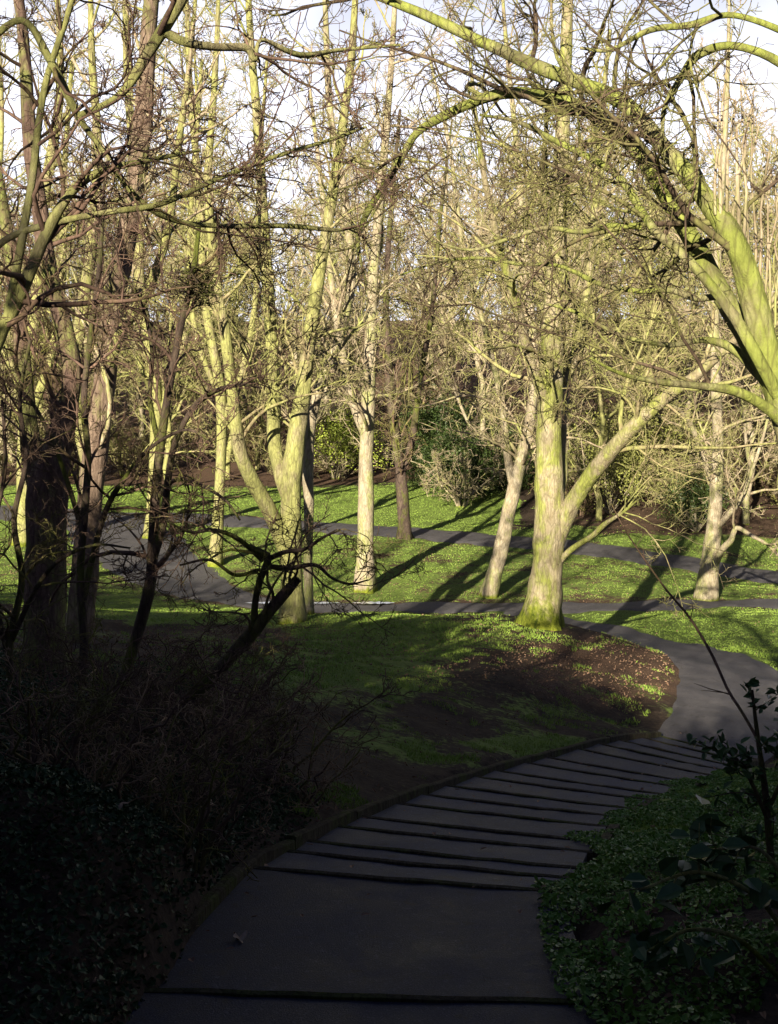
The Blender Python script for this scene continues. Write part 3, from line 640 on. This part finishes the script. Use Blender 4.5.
make_tree('sapling', 'spindly leafless thorn bush in shade at the lower left edge', [
    [(12, 700, 8, 9), (10, 640, 8, 8), (22, 580, 8, 7), (14, 520, 8, 6), (26, 460, 8, 5), (20, 400, 8, 4), (30, 340, 8, 3)],
    [(10, 660, 8, 7), (-5, 600, 8, 6), (-8, 540, 8, 5), (5, 470, 8, 4), (2, 400, 8, 3)],
    [(12, 640, 8, 6), (35, 590, 7.9, 5), (60, 560, 7.8, 4), (95, 545, 7.7, 3), (130, 548, 7.6, 2)]],
    S(n1=4.2, L1=1.1, t0=0.15, up=0.02, w=0.22, rmin=0.0025), [M['bark_dark'], M['twig_brown']], flare=0, k=10)
Y = 9.5
make_tree('dead_branch', 'leaning broken mossy limb with crooked dark twigs sticking out of the brambles', [
    [(180, 705, Y, 12), (205, 685, Y, 13), (232, 655, Y, 14), (252, 633, Y, 14), (272, 608, Y, 12), (286, 592, Y, 11), (298, 578, Y, 9)],
    [(254, 632, Y, 8), (255, 605, Y, 7), (260, 580, Y - .05, 7), (268, 560, Y - .1, 8), (262, 553, Y - .1, 8), (248, 547, Y - .1, 5)],
    [(266, 560, Y, 6), (285, 552, Y - .2, 5), (305, 549, Y - .3, 4), (322, 538, Y - .4, 3), (340, 530, Y - .6, 2)],
    [(264, 566, Y, 6), (290, 568, Y - .1, 5), (315, 565, Y - .2, 4), (332, 578, Y - .3, 3), (350, 584, Y - .4, 2.5), (368, 580, Y - .5, 1.5)],
    [(262, 560, Y, 5), (240, 540, Y - .2, 5), (215, 530, Y - .4, 4), (190, 532, Y - .6, 3), (165, 520, Y - .8, 2)],
    [(258, 570, Y, 4), (235, 575, Y - .2, 4), (210, 560, Y - .4, 3), (180, 565, Y - .6, 2)]],
    S(n1=4.5, L1=0.9, t0=0.25, up=-0.02, w=0.22, rmin=0.0025, n4=3), [M['bark_dark'], M['twig_brown']], cat='branch', flare=0, k=10, limb_mat=M['bark_dark'])  # dark bark chosen to stand in for the shadow on this limb

# overhanging tree at right: trunk just outside the frame, boughs sweep across the top
Y = 7.0
make_tree('overhanging_tree', 'bright green mossy boughs of the near tree arching in from the right edge', [
    [(842, 905, Y, 48.2), (836, 800, Y, 42.4), (826, 680, Y, 39.5), (812, 560, Y, 36.5), (798, 460, Y, 33.6), (780, 390, Y, 29.2), (762, 335, Y, 26.3), (748, 280, Y, 24.9), (734, 240, Y, 22.6), (708, 202, Y + .1, 19.7), (690, 178, Y + .2, 17.5), (668, 152, Y + .3, 16.1), (628, 106, Y + .5, 15.3), (588, 86, Y + .7, 13.8), (538, 67, Y + .9, 13.2), (478, 40, Y + 1.1, 11.0), (418, 12, Y + 1.3, 9.5), (360, -10, Y + 1.5, 8.0), (300, -30, Y + 1.6, 5.8)],
    [(790, 430, Y, 22.1), (765, 370, Y + .1, 21.2), (738, 322, Y + .2, 20.4), (715, 282, Y + .3, 19.6), (698, 250, Y + .4, 18.7), (668, 200, Y + .6, 16.1), (638, 152, Y + .8, 14.4), (608, 126, Y + 1, 13.6), (578, 106, Y + 1.2, 12.8), (523, 93, Y + 1.5, 11.9), (488, 97, Y + 1.7, 10.2), (448, 114, Y + 1.9, 9.3), (418, 132, Y + 2, 7.6), (402, 156, Y + 2.1, 7.6), (385, 184, Y + 2.2, 6.8), (366, 215, Y + 2.2, 6.0), (358, 242, Y + 2.2, 4.2), (366, 285, Y + 2.2, 2.5)],
    [(785, 410, Y, 13.6), (760, 362, Y - .1, 12.8), (735, 318, Y - .1, 11.9), (708, 282, Y - .1, 10.2), (680, 252, Y, 9.3), (656, 232, Y, 8.5), (638, 205, Y + .2, 8.5), (624, 183, Y + .2, 7.6), (603, 165, Y + .3, 6.8), (558, 142, Y + .5, 6.0), (518, 122, Y + .7, 4.2), (480, 115, Y + .9, 2.5)],
    [(800, 440, Y, 13.6), (772, 412, Y - .1, 11.9), (738, 392, Y - .2, 10.2), (700, 386, Y - .3, 7.6), (660, 382, Y - .4, 6.0), (622, 374, Y - .5, 4.2), (590, 358, Y - .6, 2.5)],
    [(790, 400, Y, 11.9), (762, 378, Y + .2, 10.2), (735, 350, Y + .3, 9.3), (705, 340, Y + .4, 6.8), (668, 345, Y + .5, 5.1), (620, 335, Y + .6, 4.2), (570, 310, Y + .8, 3.4), (520, 300, Y + 1, 1.7)],
    [(722, 296, Y, 6.8), (695, 298, Y + .1, 6.8), (670, 290, Y + .2, 6.0), (638, 291, Y + .3, 5.1), (600, 284, Y + .5, 5.1), (560, 266, Y + .7, 4.2), (520, 264, Y + .9, 3.8), (480, 258, Y + 1.1, 3.4), (440, 262, Y + 1.3, 2.5), (400, 275, Y + 1.5, 1.7)],
    [(640, 226, Y, 7), (610, 226, Y + .1, 6), (580, 232, Y + .2, 5), (545, 228, Y + .3, 5), (505, 240, Y + .4, 4), (470, 250, Y + .5, 3), (430, 240, Y + .7, 2)],
    [(850, 420, Y, 18), (872, 250, Y, 15), (842, 120, Y, 13), (785, 66, Y, 10), (735, 46, Y, 8), (698, 55, Y, 9), (680, 80, Y, 7), (664, 110, Y, 5), (663, 150, Y, 3)],
    [(865, 220, Y, 10), (835, 60, Y, 9), (780, 30, Y, 7), (730, 15, Y, 6), (690, 25, Y, 7), (650, 30, Y, 6), (610, 50, Y, 4), (580, 48, Y, 3)]],
    S(n1=2.3, L1=1.7, t0=0.42, w=0.2, up=0.0, rmin=0.0027, n2=6, n3=5, n4=3), [M['bark_lime'], M['twig_dark']], flare=0.3, k=20, limb_mat=M['bark_lime'])
# upright shoots from the arching bough
mbs = MB(); pp = []
for k_ in range(12):
    x0 = 715 + k_ * 5.5; y0 = 215 + k_ * 10
    pp.append(np.array([P(x0 + t * rng.uniform(-4, 14), y0 - t * rng.uniform(120, 200), 7 + 0.1 * t) for t in np.linspace(0, 1, 6)]))
sh = empty('shoots', P(740, 240, 7), 'cluster of thin upright shoots growing from the top of the bright green bough', 'shoots')
for p_ in pp:
    mbs = MB(); tubes(mbs, p_[None], np.linspace(1, .4, 6)[None] * rng.uniform(.006, .012), 6)
    mbs.build('shoot', M['twig_pale'], sh, np.array(sh.location))
# overhanging boughs from the left
make_tree('overhanging_tree', 'dark leaning stems of the near tree curving up along the left edge', [
    [(-70, 900, 6, 40), (-60, 700, 6, 34), (-45, 520, 6, 26), (-25, 400, 6, 18), (0, 335, 6, 14), (18, 300, 6, 13), (40, 248, 6, 12), (60, 208, 6, 10), (82, 182, 6.1, 9), (112, 168, 6.2, 7), (150, 160, 6.3, 5), (200, 150, 6.5, 3)],
    [(5, 328, 6, 9), (18, 262, 6, 9), (32, 180, 6, 8), (44, 90, 6, 7), (66, 20, 6, 6), (80, -30, 6, 4)],
    [(-40, 300, 6, 10), (0, 244, 6, 7), (50, 224, 6, 7), (110, 212, 6.1, 6), (160, 204, 6.2, 6), (220, 178, 6.4, 5), (280, 155, 6.6, 4.5), (330, 140, 6.8, 4), (366, 127, 7, 2.5)],
    [(-30, 60, 6, 8), (20, 20, 6, 7), (50, 60, 6, 8), (70, 100, 6, 8), (84, 125, 6, 6), (110, 160, 6, 3)],
    [(112, 168, 6.2, 5), (145, 205, 6.3, 6), (180, 222, 6.5, 5), (230, 226, 6.7, 5), (290, 226, 6.9, 5), (335, 230, 7.1, 4), (360, 225, 7.2, 3)],
    [(80, 115, 6, 6), (120, 95, 6, 8), (150, 50, 6, 12), (176, 8, 6, 13), (196, -30, 6, 13)],
    [(160, 30, 6, 9), (185, 42, 6, 9), (215, 47, 6.1, 8), (246, 48, 6.2, 8), (255, 60, 6.2, 5), (262, 40, 6.3, 4), (300, 55, 6.5, 6), (340, 50, 6.8, 4), (400, 45, 7, 3)]],
    S(n1=3.8, L1=1.1, t0=0.35, w=0.2, up=0.02, rmin=0.0025, n4=3), [M['bark_moss'], M['twig_red']], flare=0, k=12, limb_mat=M['bark_moss'])
# nest-like knot of twigs
nb = empty('bird_nest', P(192, 284, 10.5), 'dark bird nest of tangled twigs high in the mossy sapling', 'nest')
pts = []
for k_ in range(160):
    c = np.array(nb.location) + np.clip(rng.normal(size=3), -1.6, 1.6) * [.12, .12, .08]; d = rng.normal(size=3); d[2] *= .3; d = norm(d) * rng.uniform(.1, .28); cv = rng.normal(size=3) * .03
    pts.append(np.array([c - d * .5, c + cv, c + d * .5]))
mbn = MB(); tubes(mbn, np.array(pts), np.full((160, 3), 0.004), 3); mbn.build('tangle', M['bark_dark'], nb, np.array(nb.location))

# ------------------------------------------------------------------ background wood (individual trees, shared meshes)
def proto_tree(hgt, spec, mats, nst=3):
    stems = []
    n = 12; t = np.linspace(0, 1, n); lean = rng.normal(size=2) * 0.6
    p = np.column_stack([lean[0] * t ** 2 * 1.5 + 0.15 * np.sin(t * 7 + rng.uniform(0, 6)), lean[1] * t ** 2, t * hgt - 0.2]); p[1:, :2] += rng.normal(size=(11, 2)) * .16; r = 0.012 * hgt * (1 - 0.85 * t)
    stems.append((p, r))
    for s in range(nst):
        i0 = int(rng.integers(2, 6)); a = rng.uniform(0, 6.28); L = hgt * rng.uniform(0.45, 0.65)
        tt = np.linspace(0, 1, n)[:, None]; dirh = np.array([math.cos(a), math.sin(a), 0])
        pp = p[i0] + dirh * L * 0.45 * np.sqrt(tt) * (0.6 + 0.4 * tt) + np.array([0, 0, 1]) * L * tt ** 1.1
        stems.append((pp, r[i0] * 0.65 * (1 - 0.85 * tt[:, 0])))
    out = []
    mb = MB(); tubes(mb, p[None], r[None], 8, None, 0.03); out.append(('trunk', mb))
    for pp, rr in stems[1:]:
        mb = MB(); tubes(mb, pp[None], rr[None], 6, None, 0.03); out.append(('limb', mb))
    mb = MB(); crown_mesh(stems, spec, mb); out.append(('crown', mb))
    return out
def place_set(protos, mats, name, spots, label, group, cat='tree'):
    made = {}
    for n_, (x, y, s, rz, pi) in enumerate(spots):
        z = H(x, y)[0]
        root = bpy.data.objects.new(name, None); COL.objects.link(root)
        tag(root, label if isinstance(label, str) else label[n_], cat, group)
        root.location = (x, y, z - 0.05); root.rotation_euler = (0, 0, rz); root.scale = (s, s, s)
        if pi not in made:
            made[pi] = [mb.build(nm, mats[pi % len(mats)][0 if nm != 'crown' else 1], root) for nm, mb in protos[pi]]
        else:
            for src in made[pi]:
                c = src.copy(); COL.objects.link(c); c.parent = root
BT = [proto_tree(16, S(n1=1.7, L1=3.8, rmin=0.017, n2=6, n3=5, n4=3, t0=.08), None) for _ in range(4)]
matsB = [(M['bark_pale'], M['twig_pale']), (M['bark_moss'], M['twig_moss']), (M['bark_pale'], M['twig_pale']), (M['bark_moss'], M['twig_moss'])]
spots = []
for k_ in range(54):
    for _ in range(30):
        y = rng.uniform(66, 118); x = rng.uniform(-0.42, 0.42) * y
        if all((x - a[0]) ** 2 + (y - a[1]) ** 2 > 14 for a in spots): break
    spots.append((x, y, rng.uniform(0.8, 1.2), rng.uniform(0, 6.28), k_ % 4))
place_set(BT, matsB, 'woodland_tree', spots, 'bare pale-twigged tree in the wood on the far slope', 'bare trees in the far wood')
spots = []
for (px, Y_, s) in [(560, 54, .85), (600, 50, .7), (650, 56, .9), (745, 49, .8), (790, 52, .9), (480, 62, .9), (840, 47, .8), (-30, 58, .9), (30, 66, .9), (170, 64, .8), (620, 62, 1.0), (690, 60, .9), (760, 63, 1.0)]:
    spots.append(((px - 389) / F * Y_, Y_, s, rng.uniform(0, 6.28), int(rng.integers(4))))
place_set(BT, matsB, 'woodland_tree', spots, 'bare tree at the front edge of the wood beyond the upper path', 'trees along the front edge of the wood')

BS = [proto_tree(11, S(n1=0.8, L1=2.6, rmin=0.012, n2=4, n3=3, n4=0, t0=.3), None, 2) for _ in range(2)]  # sparse bare trees added out of view to dapple the sunlight
place_set(BS, matsB, 'woodland_tree', [(-9.5, 13.5, .9, 1.3, 1), (-14, 20, 1.1, 2.2, 0), (-19, 27, 1.2, .4, 1), (-13, 9, 1.0, 3.3, 0), (-13, -12, .9, .3, 0), (-8.6, -14, .95, 2.1, 1), (-4.5, -15, .9, 4, 0), (-16, -19, 1.1, 1, 1), (-10.5, -22, 1.1, 3, 0)], 'bare tree added outside the view to throw dappled shade on the slope', 'unseen bare trees added for dappled shade')  # these woodland_tree copies are added for shade, not part of the wood

# leafless thicket shrubs
def proto_shrub(hgt, n, spec):
    mb = MB(); a = rng.uniform(0, 6.28, n); t = np.linspace(0, 1, 9)
    st = []
    for k_ in range(n):
        sp = rng.uniform(0.3, 0.9) * hgt; dr = np.array([math.cos(a[k_]), math.sin(a[k_])])
        p = np.column_stack([np.outer(t ** 1.2 * sp * 0.8, dr) + dr * .1, hgt * rng.uniform(.7, 1.1) * (t - 0.25 * t ** 2) - 0.1]); p[1:-1] += rng.normal(size=(7, 3)) * .05 * min(1, hgt / 3)
        st.append((p, (0.035 * (1 - .8 * t) + .006) * min(1, hgt / 3)))
    mbs_ = MB(); 
    for p, r in st: tubes(mbs_, p[None], r[None], 6)
    crown_mesh(st, spec, mb)
    return [('stem', mbs_), ('crown', mb)]
SH = [proto_shrub(3.0, 8, S(n1=2.2, L1=1.5, rmin=0.008, w=.25, up=.05, n2=5, n3=4, n4=3, t0=.1)) for _ in range(3)]
matsS = [(M['bark_pale'], M['twig_pale']), (M['twig_brown'], M['twig_brown']), (M['bark_moss'], M['twig_moss'])]
spots = []
for k_ in range(38):
    px = rng.uniform(460, 860); Y_ = rng.uniform(50, 64)
    if px < 560: Y_ += 5
    spots.append(((px - 389) / F * Y_, Y_, rng.uniform(.8, 1.4), rng.uniform(0, 6.28), k_ % 3))
for k_ in range(30):
    px = rng.uniform(-40, 480); Y_ = rng.uniform(68, 84)
    spots.append(((px - 389) / F * Y_, Y_, rng.uniform(.9, 1.6), rng.uniform(0, 6.28), k_ % 3))
place_set(SH, matsS, 'thicket_shrub', spots, 'tangled leafless shrub in the undergrowth of the far wood', 'leafless shrubs in the far undergrowth', 'shrub')

def leafy_bush(hgt, wid, n, size):
    c = norm(rng.normal(size=(26, 3))) * rng.uniform(.3, 1, (26, 1)) * [wid * .5, wid * .5, hgt * .42] + [0, 0, hgt * .5]
    pos = c[rng.integers(26, size=n)] + np.clip(rng.normal(size=(n, 3)), -1.8, 1.8) * [wid * .12, wid * .12, hgt * .1]
    pos[:, 2] = np.abs(pos[:, 2]) + .03
    mb = MB(); leaves(mb, pos, rng.uniform(.6, 1.3, n) * size, .3)
    t = np.linspace(0, 1, 6)[None, :, None]; sm = MB()
    pp = np.zeros((26, 6, 3)) + t * c[:, None, :]; tubes(sm, pp, np.tile(np.linspace(.03, .01, 6), (26, 1)), 5)
    return [('stem', sm), ('crown', mb)]
EB = [leafy_bush(3.2, 3.4, 12000, .11), leafy_bush(2.4, 3.0, 5000, .13)]
def put(protos, mt, spots, name, labels, group, cat='bush'):
    place_set(protos, mt, name, [(((px - 389) / F * Y_), Y_, s, rng.uniform(0, 6), pi) for px, Y_, s, pi in spots], labels, group, cat)
put([EB[0]], [(M['bark_dark'], M['evergreen'])], [(428, 62, .8, 0), (462, 58, 1.05, 0), (512, 60, .75, 0), (450, 66, 1.4, 0), (490, 63, 1.0, 0)], 'evergreen_bush', 'dark evergreen bush at the edge of the wood behind the upper lawn', 'dark evergreen bushes by the upper lawn')
put([leafy_bush(4.2, 4.4, 6500, .13)], [(M['bark_pale'], M['lime'])], [(345, 70, 1.0, 0)], 'lime_green_bush', 'bright lime-green bush beyond the upper lawn behind the straight pale trunk', None)
put([leafy_bush(3.5, 4, 4200, .11)], [(M['bark_pale'], M['olive'])], [(610, 52, 1.0, 0), (660, 55, 1.1, 0), (585, 58, 1.2, 0)], 'olive_bush', 'sparse olive-green bush among the twigs on the right bank', 'olive bushes on the right bank')
put([leafy_bush(2.6, 3, 2600, .12)], [(M['bark_pale'], M['evergreen'])], [(698, 47, .9, 0)], 'laurel_bush', 'small green laurel bush behind the tapering tree at right', None)

# unseen evergreens added behind and beside the photographer to shade the slope
EG = [leafy_bush(7.0, 6.0, 9000, .34)]
spots = []
for k_, (x, y, s) in enumerate([(-15.5, -7, .95), (-12, -9, .84), (-7.4, -10.5, .59), (-4.0, -11.5, .64), (-1.2, -12, 0.70), (2.5, -12, .76), (6.5, -12, .85), (-15, -15, 1.0), (11, -11, .9), (-19, -2, 1.0), (-6.3, 2.2, .62), (-5.3, 6.8, .40), (-4.2, -4.5, .55), (3.4, -4.5, .58), (6.4, .5, .85), (7.0, 5.5, .75), (-.6, -6.5, .55)]):
    spots.append((x, y, s, k_ * 1.3, 0))
EG[0][0] = ('trunk', EG[0][0][1])
place_set(EG, [(M['bark_dark'], M['evergreen'])], 'shade_evergreen', spots, 'dense unseen evergreen added around the viewer to shade the slope', 'unseen shade evergreens around the viewer')

place_set([EB[0]], [(M['bark_dark'], M['evergreen'])], 'shade_bush', [(-3.4, .9, 1.05, 0, 0), (-4.1, 3.7, .7, 1, 0), (3.3, .8, 1.05, 2, 0), (4.0, 3.3, .9, 3, 0), (-1.3, -3.2, 1.2, 4, 0), (1.3, -3.3, 1.2, 5, 0), (-3.6, -1.6, 1.15, .5, 0), (3.6, -1.8, 1.15, 1.7, 0), (0, -4.4, 1.3, 2.2, 0)], 'dark unseen bush added beside and behind the viewer to cut skylight', 'unseen bushes added to cut skylight on the path', 'bush')  # out-of-view bushes added to block sky and darken the landing

# ------------------------------------------------------------------ ground cover
def scatter(n, y0, y1, ang=0.42, x0=None, x1=None):
    y = np.exp(rng.uniform(math.log(y0), math.log(y1), n)); x = rng.uniform(-ang, ang, n) * y
    return x, y
def path_mask(x, y):
    qq = np.stack([x, y], 1)
    a, _ = poly_dist(qq, lower_s[::4]); b_, _ = poly_dist(qq, upper_s[::4]); c, _ = poly_dist(qq, spur_s[::4]); d, _ = poly_dist(qq, cl)
    wl_ = np.interp(x, [-12, -5, 0], [2.0, 1.4, 0.95])
    return (a > wl_) & (b_ > 1.5) & (c > np.where(y > 24, .68, 1.05)) & (d > .82)
x, y = scatter(760000, 7, 66)
z = H(x, y); g = grassw(x, y, z) + (vnoise(x, y, .9, 1) - .5) * 0.9 + (vnoise(x, y, .22, 2) - .5) * 1.0 + (vnoise(x, y, .07, 3) - .5) * .4
ok = (g > 0.45) & path_mask(x, y); x, y, z = x[ok], y[ok], z[ok]
K = len(x); h_ = (0.016 + 0.00035 * y) * np.where(y < 25, .5 + 2.2 * vnoise(x, y, .3, 21) ** 2, .62) * rng.uniform(.5, 1.5, K); wd = 0.003 + 0.00028 * y
a = rng.uniform(0, 6.28, K); dx, dy = np.cos(a), np.sin(a); ln = rng.normal(size=(K, 2)) * .5 * h_[:, None]
v = np.stack([np.column_stack([x - dx * wd, y - dy * wd, z - .01]), np.column_stack([x + dx * wd, y + dy * wd, z - .01]), np.column_stack([x + ln[:, 0], y + ln[:, 1], z + h_])], 1).reshape(-1, 3)
mb = MB(); mb.add(v, np.arange(K * 3).reshape(-1, 3)); tag(mb.build('grass', M['grass'], smooth=False), 'short bright green grass on the lawns and the mound', 'grass', kind='stuff')
# fallen leaves
x, y = scatter(110000, 4, 60)
z = H(x, y); px, py = px_of(x, y, z)
pr = 0.04 + 0.9 * region(px, py, 600, 672, 105, 34) * (y < 26) + .5 * region(px, py, 240, 645, 130, 26) + .06 * (y < 9) + .3 * ((y > 33) & (y < 44)) + .3 * ((y > 46) & (px > 560)) + .25 * region(px, py, 450, 650, 110, 34)
ok = (rng.uniform(size=len(x)) < pr) & path_mask(x, y)
mb = MB(); pos = np.column_stack([x, y, z + .015])[ok]; leaves(mb, pos, rng.uniform(.012, .045, len(pos)) + 0.0003 * pos[:, 1], .8, .6, .6)
xs = rng.uniform(-1, 4.4, 1500); ys = rng.uniform(3.5, 16, 1500); ds, zs = poly_dist(np.stack([xs, ys], 1), cen)
ok = (ds < .8) & (ys > 4.4) & (rng.uniform(size=1500) < .12 + .5 * (ds > .62)); leaves(mb, np.column_stack([xs, ys, zs + .012])[ok], rng.uniform(.02, .05, ok.sum()), 2.5, .3, .6)
tag(mb.build('fallen_leaves', M['litter'], smooth=False), 'brown fallen leaves scattered over the soil', 'leaves', kind='stuff')
# ivy and brambles on the left slope
x = rng.uniform(-5.5, 0.6, 230000); y = rng.uniform(2.0, 12.5, 230000); z = H(x, y); px, py = px_of(x, y, z)
lim = np.interp(y, [2, 4.2, 6.3, 7.5, 8.5, 9.5, 12.5], [-.76, -.86, -.76, -.6, -.5, -.9, -1.6])
dn = vnoise(x, y, .55, 5) * .6 + vnoise(x, y, .2, 6) * .5
ok = (x < lim + .14 * (rng.uniform(size=len(x)) < .3) - .1 * dn) & (dn > .26) & ((y < 10) | (x < -1.8 ))
mb = MB(); hh = .10 * dn * np.clip((lim - x) * 3, .1, 1) + np.clip((lim - x) * 1.5, 0, 1) * np.interp(y, [4, 8, 11], [.05, .12, .16]) * vnoise(x, y, .9, 8) * rng.uniform(0, 1, len(x))
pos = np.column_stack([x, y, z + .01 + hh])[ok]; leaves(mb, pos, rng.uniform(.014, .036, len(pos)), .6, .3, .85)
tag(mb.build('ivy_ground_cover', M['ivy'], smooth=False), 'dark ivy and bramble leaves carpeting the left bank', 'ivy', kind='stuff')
# low weeds on the right bank
x = rng.uniform(.5, 5.0, 190000); y = rng.uniform(3.2, 13, 190000); z = H(x, y)
rb = np.interp(y, SR[:, 1], SR[:, 0]); dd_, zz_ = poly_dist(np.stack([x, y], 1), cl); z = np.where((dd_ < 1.1), np.maximum(z, zz_ - .03), z); dn = vnoise(x, y, .5, 11) * .6 + vnoise(x, y, .16, 12) * .5
ok = (x > rb + .10 - .34 * vnoise(x, y, .45, 31)) & (dn > .36)
hh = np.maximum(0, dn - .4) * np.interp(x - rb, [-.1, .8, 2], [.22, .5, .8]) * rng.uniform(.1, 1, len(x)) * np.interp(y, [4, 8, 11], [1, .8, .15])
mb = MB(); pos = np.column_stack([x, y, z + .01 + hh])[ok]; leaves(mb, pos, rng.uniform(.014, .034, len(pos)) * np.where(rng.uniform(size=len(pos)) < .04, 1.8, 1), .7, .25, .75)
tag(mb.build('low_weeds', M['weed'], smooth=False), 'low green leafy weeds spilling over the right side of the steps', 'weeds', kind='stuff')

# dead stalks in the brambles
def stalk(px, Y, name, label, group, hgt, lean, mat, r=.004, n=3):
    b_ = on(px, Y); root = empty(name, b_, label, 'stalks', group); mb = MB(); pts = []
    for k_ in range(n):
        t = np.linspace(0, 1, 7)[:, None]; d = np.array([lean + rng.normal() * .4, rng.normal() * .4, 1.0]); h = hgt * rng.uniform(.5, 1.1)
        o_ = np.array([rng.normal() * .12, rng.normal() * .12, -.03])
        pts.append(b_ + o_ + d * h * t + np.array([.6 * (1 if d[0] > 0 else -1), 0, -.6]) * h * t ** 2.5 + rng.normal(size=(7, 3)) * .01)
    tubes(mb, np.array(pts), np.tile(np.linspace(r, r * .4, 7), (n, 1)), 5); mb.build('stalk', mat, root, b_)
for px, Y_, h in [(30, 9, .8), (75, 8.5, .7), (105, 9.5, .9), (150, 9, .7), (190, 9.5, .6), (230, 10, .8), (270, 10.5, .7), (310, 10.5, .7), (345, 11, .5), (130, 7.5, .5), (60, 7, .6), (250, 9, .6)]:
    stalk(px, Y_, 'dead_stalk', 'thin dead straw-coloured bramble stalks standing among the dark ivy', 'dead bramble stalks on the left bank', h, rng.normal() * .3, M['dead'], .0035, 7)

BR = [proto_shrub(.8, 7, S(n1=9, L1=.4, rmin=0.0022, w=.3, up=.02, n2=4, n3=3, n4=0, t0=.1)) for _ in range(3)]
for pr in BR:
    v_ = np.concatenate(pr[0][1].v)
spots = []
for k_ in range(34):
    Y_ = rng.uniform(5.5, 12); px_ = rng.uniform(-10, 300) if Y_ > 8 else rng.uniform(-20, 200)
    spots.append(((px_ - 389) / F * Y_, Y_, rng.uniform(.6, 1.25), rng.uniform(0, 6.28), k_ % 3))
place_set(BR, [(M['twig_brown'], M['twig_red']), (M['twig_brown'], M['twig_brown']), (M['twig_brown'], M['dead'])], 'bramble_tangle', spots, 'low bare bramble tangle standing in the dark undergrowth on the left bank', 'bare bramble tangles on the left bank', 'bramble')
# leafy sapling at the right edge and bramble below
def leafy_plant(name, label, cat, stems, lsize, nl, lmat, smat, spread, asp=.55):
    arr = [stem_arrays(s, 14) for s in stems]; b_ = arr[0][0][0]; root = empty(name, b_, label, cat)
    mb = MB(); lm = MB()
    for p, r in arr:
        tubes(mb, p[None], r[None], 7)
    P0, R0 = zip(*[resample(p, r, 14) for p, r in arr])
    c, cr = grow(np.stack(P0), np.stack(R0), 7, .1, 1., 50, spread, 5, .15, .0, .6, .0018); tubes(mb, c, cr, 4)
    t = rng.uniform(.15, 1, (len(c), nl)) * 4; i = np.minimum(t.astype(int), 3); u = (t - i)[..., None]; ii = np.arange(len(c))[:, None]
    pos = (c[ii, i] * (1 - u) + c[ii, i + 1] * u + rng.normal(size=(len(c), nl, 3)) * lsize * .35).reshape(-1, 3)
    leaves(lm, pos, rng.uniform(.7, 1.25, len(pos)) * lsize, .6, .3, asp)
    mb.build('stem', smat, root, b_); lm.build('foliage', lmat, root, b_, smooth=False)
leafy_plant('laurel_sapling', 'dark glossy leafy sapling standing at the right edge beside the steps', 'sapling', [
    [(775, 905, 5.6, 9), (770, 850, 5.6, 8), (765, 790, 5.6, 7), (758, 740, 5.6, 5), (752, 690, 5.6, 3)],
    [(768, 820, 5.6, 5), (745, 770, 5.5, 4), (722, 745, 5.5, 3)], [(768, 810, 5.6, 5), (790, 760, 5.6, 4), (800, 710, 5.6, 3)]], .055, 14, M['holly'], M['bark_dark'], .24)
leafy_plant('bramble', 'large-leaved bramble arching over the bottom right corner', 'bramble', [
    [(800, 960, 4.2, 6), (760, 900, 4.2, 5), (700, 872, 4.2, 4), (640, 890, 4.2, 3)],
    [(790, 990, 4.2, 6), (740, 940, 4.1, 5), (690, 930, 4.1, 4), (650, 950, 4.1, 3)],
    [(800, 900, 4.3, 5), (760, 850, 4.3, 4), (710, 850, 4.3, 3)]], .085, 4, M['holly'], M['bark_moss'], .2, .8)
p_, r_ = stem_arrays([(757, 738, 5.6, 3.4), (742, 712, 5.7, 3.2), (728, 690, 5.8, 3), (712, 655, 5.9, 3), (690, 618, 6, 2.6), (668, 592, 6, 2.2), (645, 560, 6, 1.8), (625, 530, 6, 1.4), (612, 505, 6, 1)], 20)
mb = MB(); tubes(mb, p_[None], r_[None], 6); c_, cr_ = grow(p_[None], r_[None], 9, .2, .95, 45, .16, 5, .12, .05, .5, .0012); tubes(mb, c_, cr_, 4); o = mb.build('bramble_shoot', M['twig_red'], None, p_[0]); o.location = tuple(p_[0])
tag(o, 'single thin bare shoot arching up from the sapling at right', 'shoot')
# hanging twig in front of the stout tree
# large fallen leaves by the edging
for px, Y_, s, lab in [(112, 5.3, .12, 'large pale fallen leaf lying on the dark ivy at left'), (205, 6.9, .09, 'smaller pinkish fallen leaf on the ivy, nearer the edging'), (235, 5.2, .07, 'brown fallen leaf lying on the landing')]:
    c = on(px, Y_) + [0, 0, .09 if px < 220 else .0]
    if px > 220: c[2] = -2.2
    a = np.linspace(0, 2 * math.pi, 23)[:-1]; r = s * .5 * (0.55 + .45 * np.abs(np.cos(a * 2.5))) 
    v = [(0, 0, 0)] + [(rr * math.cos(t), rr * math.sin(t) * .8, .02 * math.sin(t * 2) + .012 * math.cos(t * 3)) for t, rr in zip(a, r)]
    mb = MB(); mb.add(v, [(0, i + 1, (i + 1) % 22 + 1) for i in range(22)]); o = mb.build('fallen_leaf', M['paleleaf']); o.location = tuple(c); o.rotation_euler = (.25, .1, px)
    tag(o, lab, 'leaf')
scene.cycles.use_denoising = True
scene.cycles.max_bounces = 4; scene.cycles.diffuse_bounces = 1; scene.cycles.glossy_bounces = 1; scene.cycles.transmission_bounces = 1
